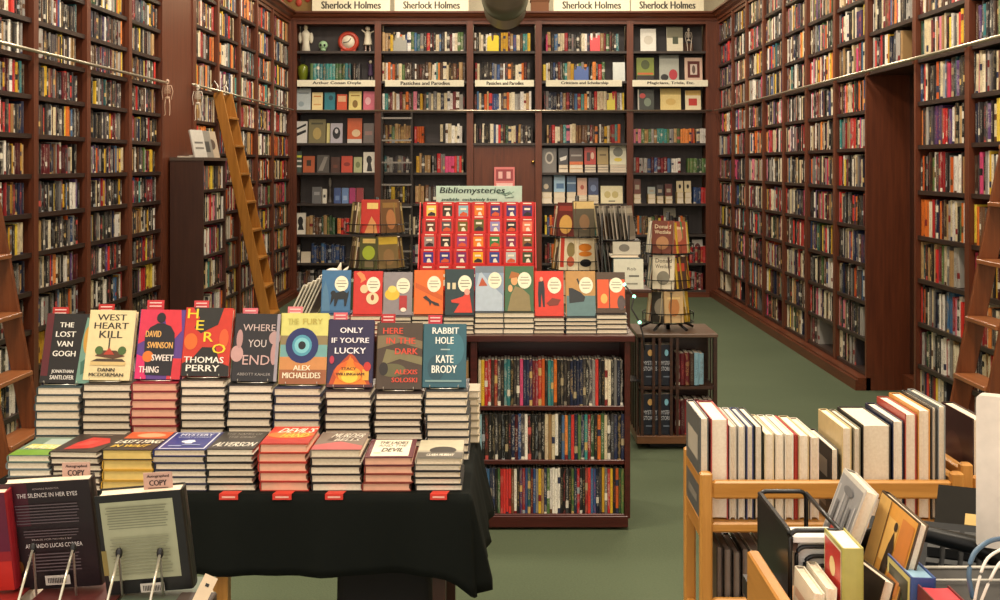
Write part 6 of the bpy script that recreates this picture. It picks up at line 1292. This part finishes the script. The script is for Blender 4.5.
filed('thick yellow and red book with an olive spine standing in the oak bin', 842, 548, 1.80, .1, .16, .031, 0, 0, 'a8a256', [('r', .03, .97, .03, .97, 'e4dcb8'), ('r', .06, .94, .48, .95, 'b8302a'), ('e', .5, .74, .16, .09, 'e0c890'), ('r', .72, .8, .3, .48, '5c2420'), ('r', .03, .97, .03, .2, 'c05048')], True)
filed('thick book with blue spine and yellow borders standing in the oak bin', 911, 577, 1.80, .11, .13, .036, 2, 0, '35508c', [('r', .02, .98, .02, .98, 'd8cc7c'), ('r', .1, .9, .06, .92, '2c3426'), ('e', .5, .5, .25, .25, '5c6c4c'), ('e', .45, .62, .12, .08, 'b0b088')], True, mat('8fb4cc', .6))
for k, (x, y_, Yf, hx, la) in enumerate(((814, 593, 1.79, 'e2d8c4', 'white book with pale pages nearest in the oak bin, left'), (826.5, 588, 1.80, 'e6dcc8', 'white book with pale pages nearest in the oak bin, middle'))):
    filed(la, x, y_, Yf, .12, .13, .0155, 3, 0, hx, [('r', .1, .9, .7, .8, 'c8a890')])
filed('dark book with a dim face standing between the yellow and blue books', 884, 580, 1.86, .14, .19, .02, 16, 8, '3a2c22', [('e', .5, .3, .25, .2, 'a8642c'), ('r', 0, 1, .7, 1, '2a2018')])
# red box in front
filed('red-topped book nearest the camera at the bottom right', 942, 609, 1.69, .1, .115, .045, 2, 0, '6a2c2a', [], True, mat('c8323c', .6))
# telephone and clutter
px_, py_ = PX(940, 2.0), 2.06
root = empty('desk_telephone', 'black desk telephone between the orange book and the white monitor', 'telephone', (px_, py_, KZ+.001), (0, 0, rad(-22)))
def wedge(x0, x1, y0, y1, z0, zf, zb, m=0, mb=None):
    mb = mb or MB(); vs = [(x0, y0, z0), (x1, y0, z0), (x1, y1, z0), (x0, y1, z0), (x0, y0, zf), (x1, y0, zf), (x1, y1, zb), (x0, y1, zb)]
    return mb.add(vs, [(3, 2, 1, 0), (4, 5, 6, 7), (0, 1, 5, 4), (1, 2, 6, 5), (2, 3, 7, 6), (3, 0, 4, 7)], m)
wedge(-.1, .12, -.08, .1, 0, .06, .11).build('phone_body', mat('161719', .6, 0, .2), root)
m = MB(); m.tube([(-.1, -.05, .105), (-.06, -.05, .125), (.0, -.05, .13), (.07, -.05, .12), (.13, -.05, .095)], [.018, .015, .013, .015, .018], 0, 10); m.build('handset', mat('101112', .4, 0, .3), root)
m = MB()
for i in range(4):
    for j in range(3): m.box(.0+.028*i, .02+.028*i, -.05+.04*j, -.025+.04*j, .07+.013*j, .085+.013*j)
m.build('keypad', mat('2c2e30', .6), root)
m = MB(); wedge(-.06, .06, -.03, .09, 0, .06, .15, 0, m); q = m.build('cardboard_folder', mat('24221f', .8, 0, .1), loc=(PX(945, 2.26), 2.28, KZ-.0), rot=(0, 0, rad(-25))); q.location.z = KZ+.001; q.location.y = 2.14+.0; meta(q, 'dark folder with a yellow label behind the telephone', 'folder')
m = MB(); m.box(-.03, .03, -.012, .012, 0, .002); q2 = m.build('paper_label', mat('c9a860', .6), parent=q, loc=(.02, .03, .108), rot=(rad(37), 0, 0))
m = MB(); m.lathe([(.03, 0), (.045, .01), (.05, .03), (.044, .03), (.03, .012)], 0, 16); q = m.build('tape_roll', mat('5f8c9c', .35), loc=(PX(928, 1.93), 1.93, KZ+.001)); meta(q, 'teal-blue bowl in front of the black telephone', 'bowl')
root = empty('wire_tray', 'grey box with pale rims at the bottom right corner', 'tray', (PX(970, 1.8), 1.8, KZ+.001))
m = MB(); m.box(-.07, .14, -.1, .1, 0, .11); m.build('box', mat('2b2825', .7), root)
m = MB(); m.tube([(-.07, -.1, .112), (-.07, .1, .112), (.14, .1, .112), (.14, -.1, .112)], .003, 0, 6, None, True); m.tube([(-.07, .03, .116), (.14, .03, .116)], .0022); m.build('rim', mat('b9b4a8', .4), root)
# white monitor
root = empty('computer_monitor', 'large white monitor cut off by the right edge of the photo', 'monitor', (PX(976, 1.95), 1.95, KZ+.001), (0, 0, rad(-32)))
zb = PZ(546, 1.95)-KZ-.001; zt2 = PZ(395, 1.95)-KZ-.001
m = MB(); rr = .006
P = []
W_ = .42
for (cx, cz_, a0) in ((W_-rr, zb+rr, -90), (W_-rr, zt2-rr, 0), (rr, zt2-rr, 90), (rr, zb+rr, 180)):
    for k in range(5): a = rad(a0+90*k/4); P.append((cx+rr*math.cos(a), cz_+rr*math.sin(a)))
m.poly(P, 0, 0, None, .028); ob = m.build('casing', mat('dcd2c6', .35), root)
m = MB(); m.box(.02, W_-.02, .0285, .031, zb+.02, zt2-.02); m.build('screen', BLACK, root)
m = MB(); m.box(.17, .25, .0, .02, 0, zb+.08); m.box(.12, .3, -.06, .12, 0, .008, 0, None, .003); m.build('stand', mat('c9c4bc', .3, .5), root)
def cable(label, pts, r, hx, name='cable'):
    o = Vector(pts[0]); m = MB()
    # smooth the path
    P = [Vector(p) for p in pts]
    Q = []
    for i in range(len(P)-1):
        p0 = P[max(0, i-1)]; p1 = P[i]; p2 = P[i+1]; p3 = P[min(len(P)-1, i+2)]
        for k in range(6):
            t = k/6; Q.append(.5*((2*p1)+(p2-p0)*t+(2*p0-5*p1+4*p2-p3)*t*t+(3*p1-p0-3*p2+p3)*t*t*t))
    Q.append(P[-1]); m.tube([q-o for q in Q], r, 0, 8); q = m.build(name, mat(hx, .4), loc=o); meta(q, label, 'cable')
cable('thick blue-grey cable looping in front of the white monitor', [(PX(973, 1.74), 1.74, PZ(598, 1.74)), (PX(969, 1.74), 1.74, PZ(575, 1.74)), (PX(974, 1.75), 1.75, PZ(554, 1.75)), (PX(990, 1.77), 1.77, PZ(541, 1.77)), (PX(1010, 1.8), 1.8, PZ(538, 1.8))], .0036, '4a6680')
cable('white cable, left of the two looping down at the bottom right', [(PX(974, 1.70), 1.70, PZ(604, 1.70)), (PX(979, 1.7), 1.7, PZ(580, 1.7)), (PX(988, 1.71), 1.71, PZ(558, 1.71)), (PX(1008, 1.73), 1.73, PZ(546, 1.73))], .0021, 'ded8d0')
cable('white cable, right of the two looping down at the bottom right', [(PX(980, 1.69), 1.69, PZ(604, 1.69)), (PX(990, 1.69), 1.69, PZ(580, 1.69)), (PX(1000, 1.7), 1.7, PZ(563, 1.7)), (PX(1012, 1.72), 1.72, PZ(556, 1.72))], .0021, 'd8d2ca')
# ------------------------------------------------------------------ finish: one object for the uncountable rest of the shelved books
def sub(rn, child, parent):
    for o_ in list(D.objects):
        if o_.parent is None and o_.name.split('.')[0] == rn:
            ps = [c for c in o_.children if c.name.split('.')[0] == parent]
            cs = [c for c in o_.children if c.name.split('.')[0] == child]
            for i_, c in enumerate(cs):
                if ps: c.parent = ps[min(i_*len(ps)//max(1, len(cs)), len(ps)-1)] if len(ps) > 1 else ps[0]
sub('book_cart', 'caster', 'post'); sub('library_ladder', 'hook', 'side_rail'); sub('library_ladder', 'caster', 'side_rail')
sub('low_bookcase', 'caster', 'base_rail'); sub('computer_monitor', 'screen', 'casing'); sub('desk_telephone', 'keypad', 'phone_body')
sub('hanging_skeleton', 'eye_socket', 'skull'); sub('skeleton_figurine', 'eye_socket', 'skull'); sub('plush_skull', 'eye', 'head'); sub('plush_skull', 'ear', 'head')
sub('skull_figurine', 'eye', 'skull'); sub('mantel_clock', 'hand', 'dial'); sub('wire_easel', 'rubber_tip', 'wire_leg'); sub('light_string', 'bulb', 'cable')
sub('desk_organizer', 'paper_sheet', 'inner_frame'); sub('rack_sign', 'emblem', 'board'); sub('rack_sign', 'lettering', 'board'); sub('shelf_sign', 'lettering', 'board'); sub('hanging_board', 'lettering', 'board')
q = stuff.build('shelved_books', BOOK)
meta(q, 'thousands of books packed spine out on the tall wall bookcases of the room', 'books', None, 'stuff')
# lights: ceiling fixtures
def lamp(x, y, z, e, sz, c=(1, .86, .68)):
    l = D.lights.new('ceiling_light', 'AREA'); l.shape = 'SQUARE'; l.size = sz; l.energy = e; l.color = c
    o = D.objects.new('ceiling_light', l); COL.objects.link(o); o.location = (x, y, z); return o
for y in (2.0, 4.6, 7.2, 9.8, 12.4, 14.4):
    for x in (-1.15, 1.15): lamp(x, y, 4.6, 70 if y < 14 else 34, .7)
w = D.worlds.new('world'); bpy.context.scene.world = w; w.use_nodes = True
bg = w.node_tree.nodes['Background']; bg.inputs[0].default_value = (1, .9, .78, 1); bg.inputs[1].default_value = 1.5
cam = D.cameras.new('camera'); co = D.objects.new('camera', cam); COL.objects.link(co)
co.location = (0, 0, H); co.rotation_euler = (rad(90), 0, 0)
cam.sensor_width = 36; cam.lens = 45; cam.shift_x = (500-CX)/1000; cam.shift_y = (CY-300)/1000; cam.clip_start = .05; cam.clip_end = 60
sc = bpy.context.scene; sc.camera = co
vs_ = sc.view_settings; vs_.view_transform = 'Standard'; vs_.look = 'None'; vs_.gamma = 1; vs_.use_curve_mapping = False; vs_.exposure = 0.12
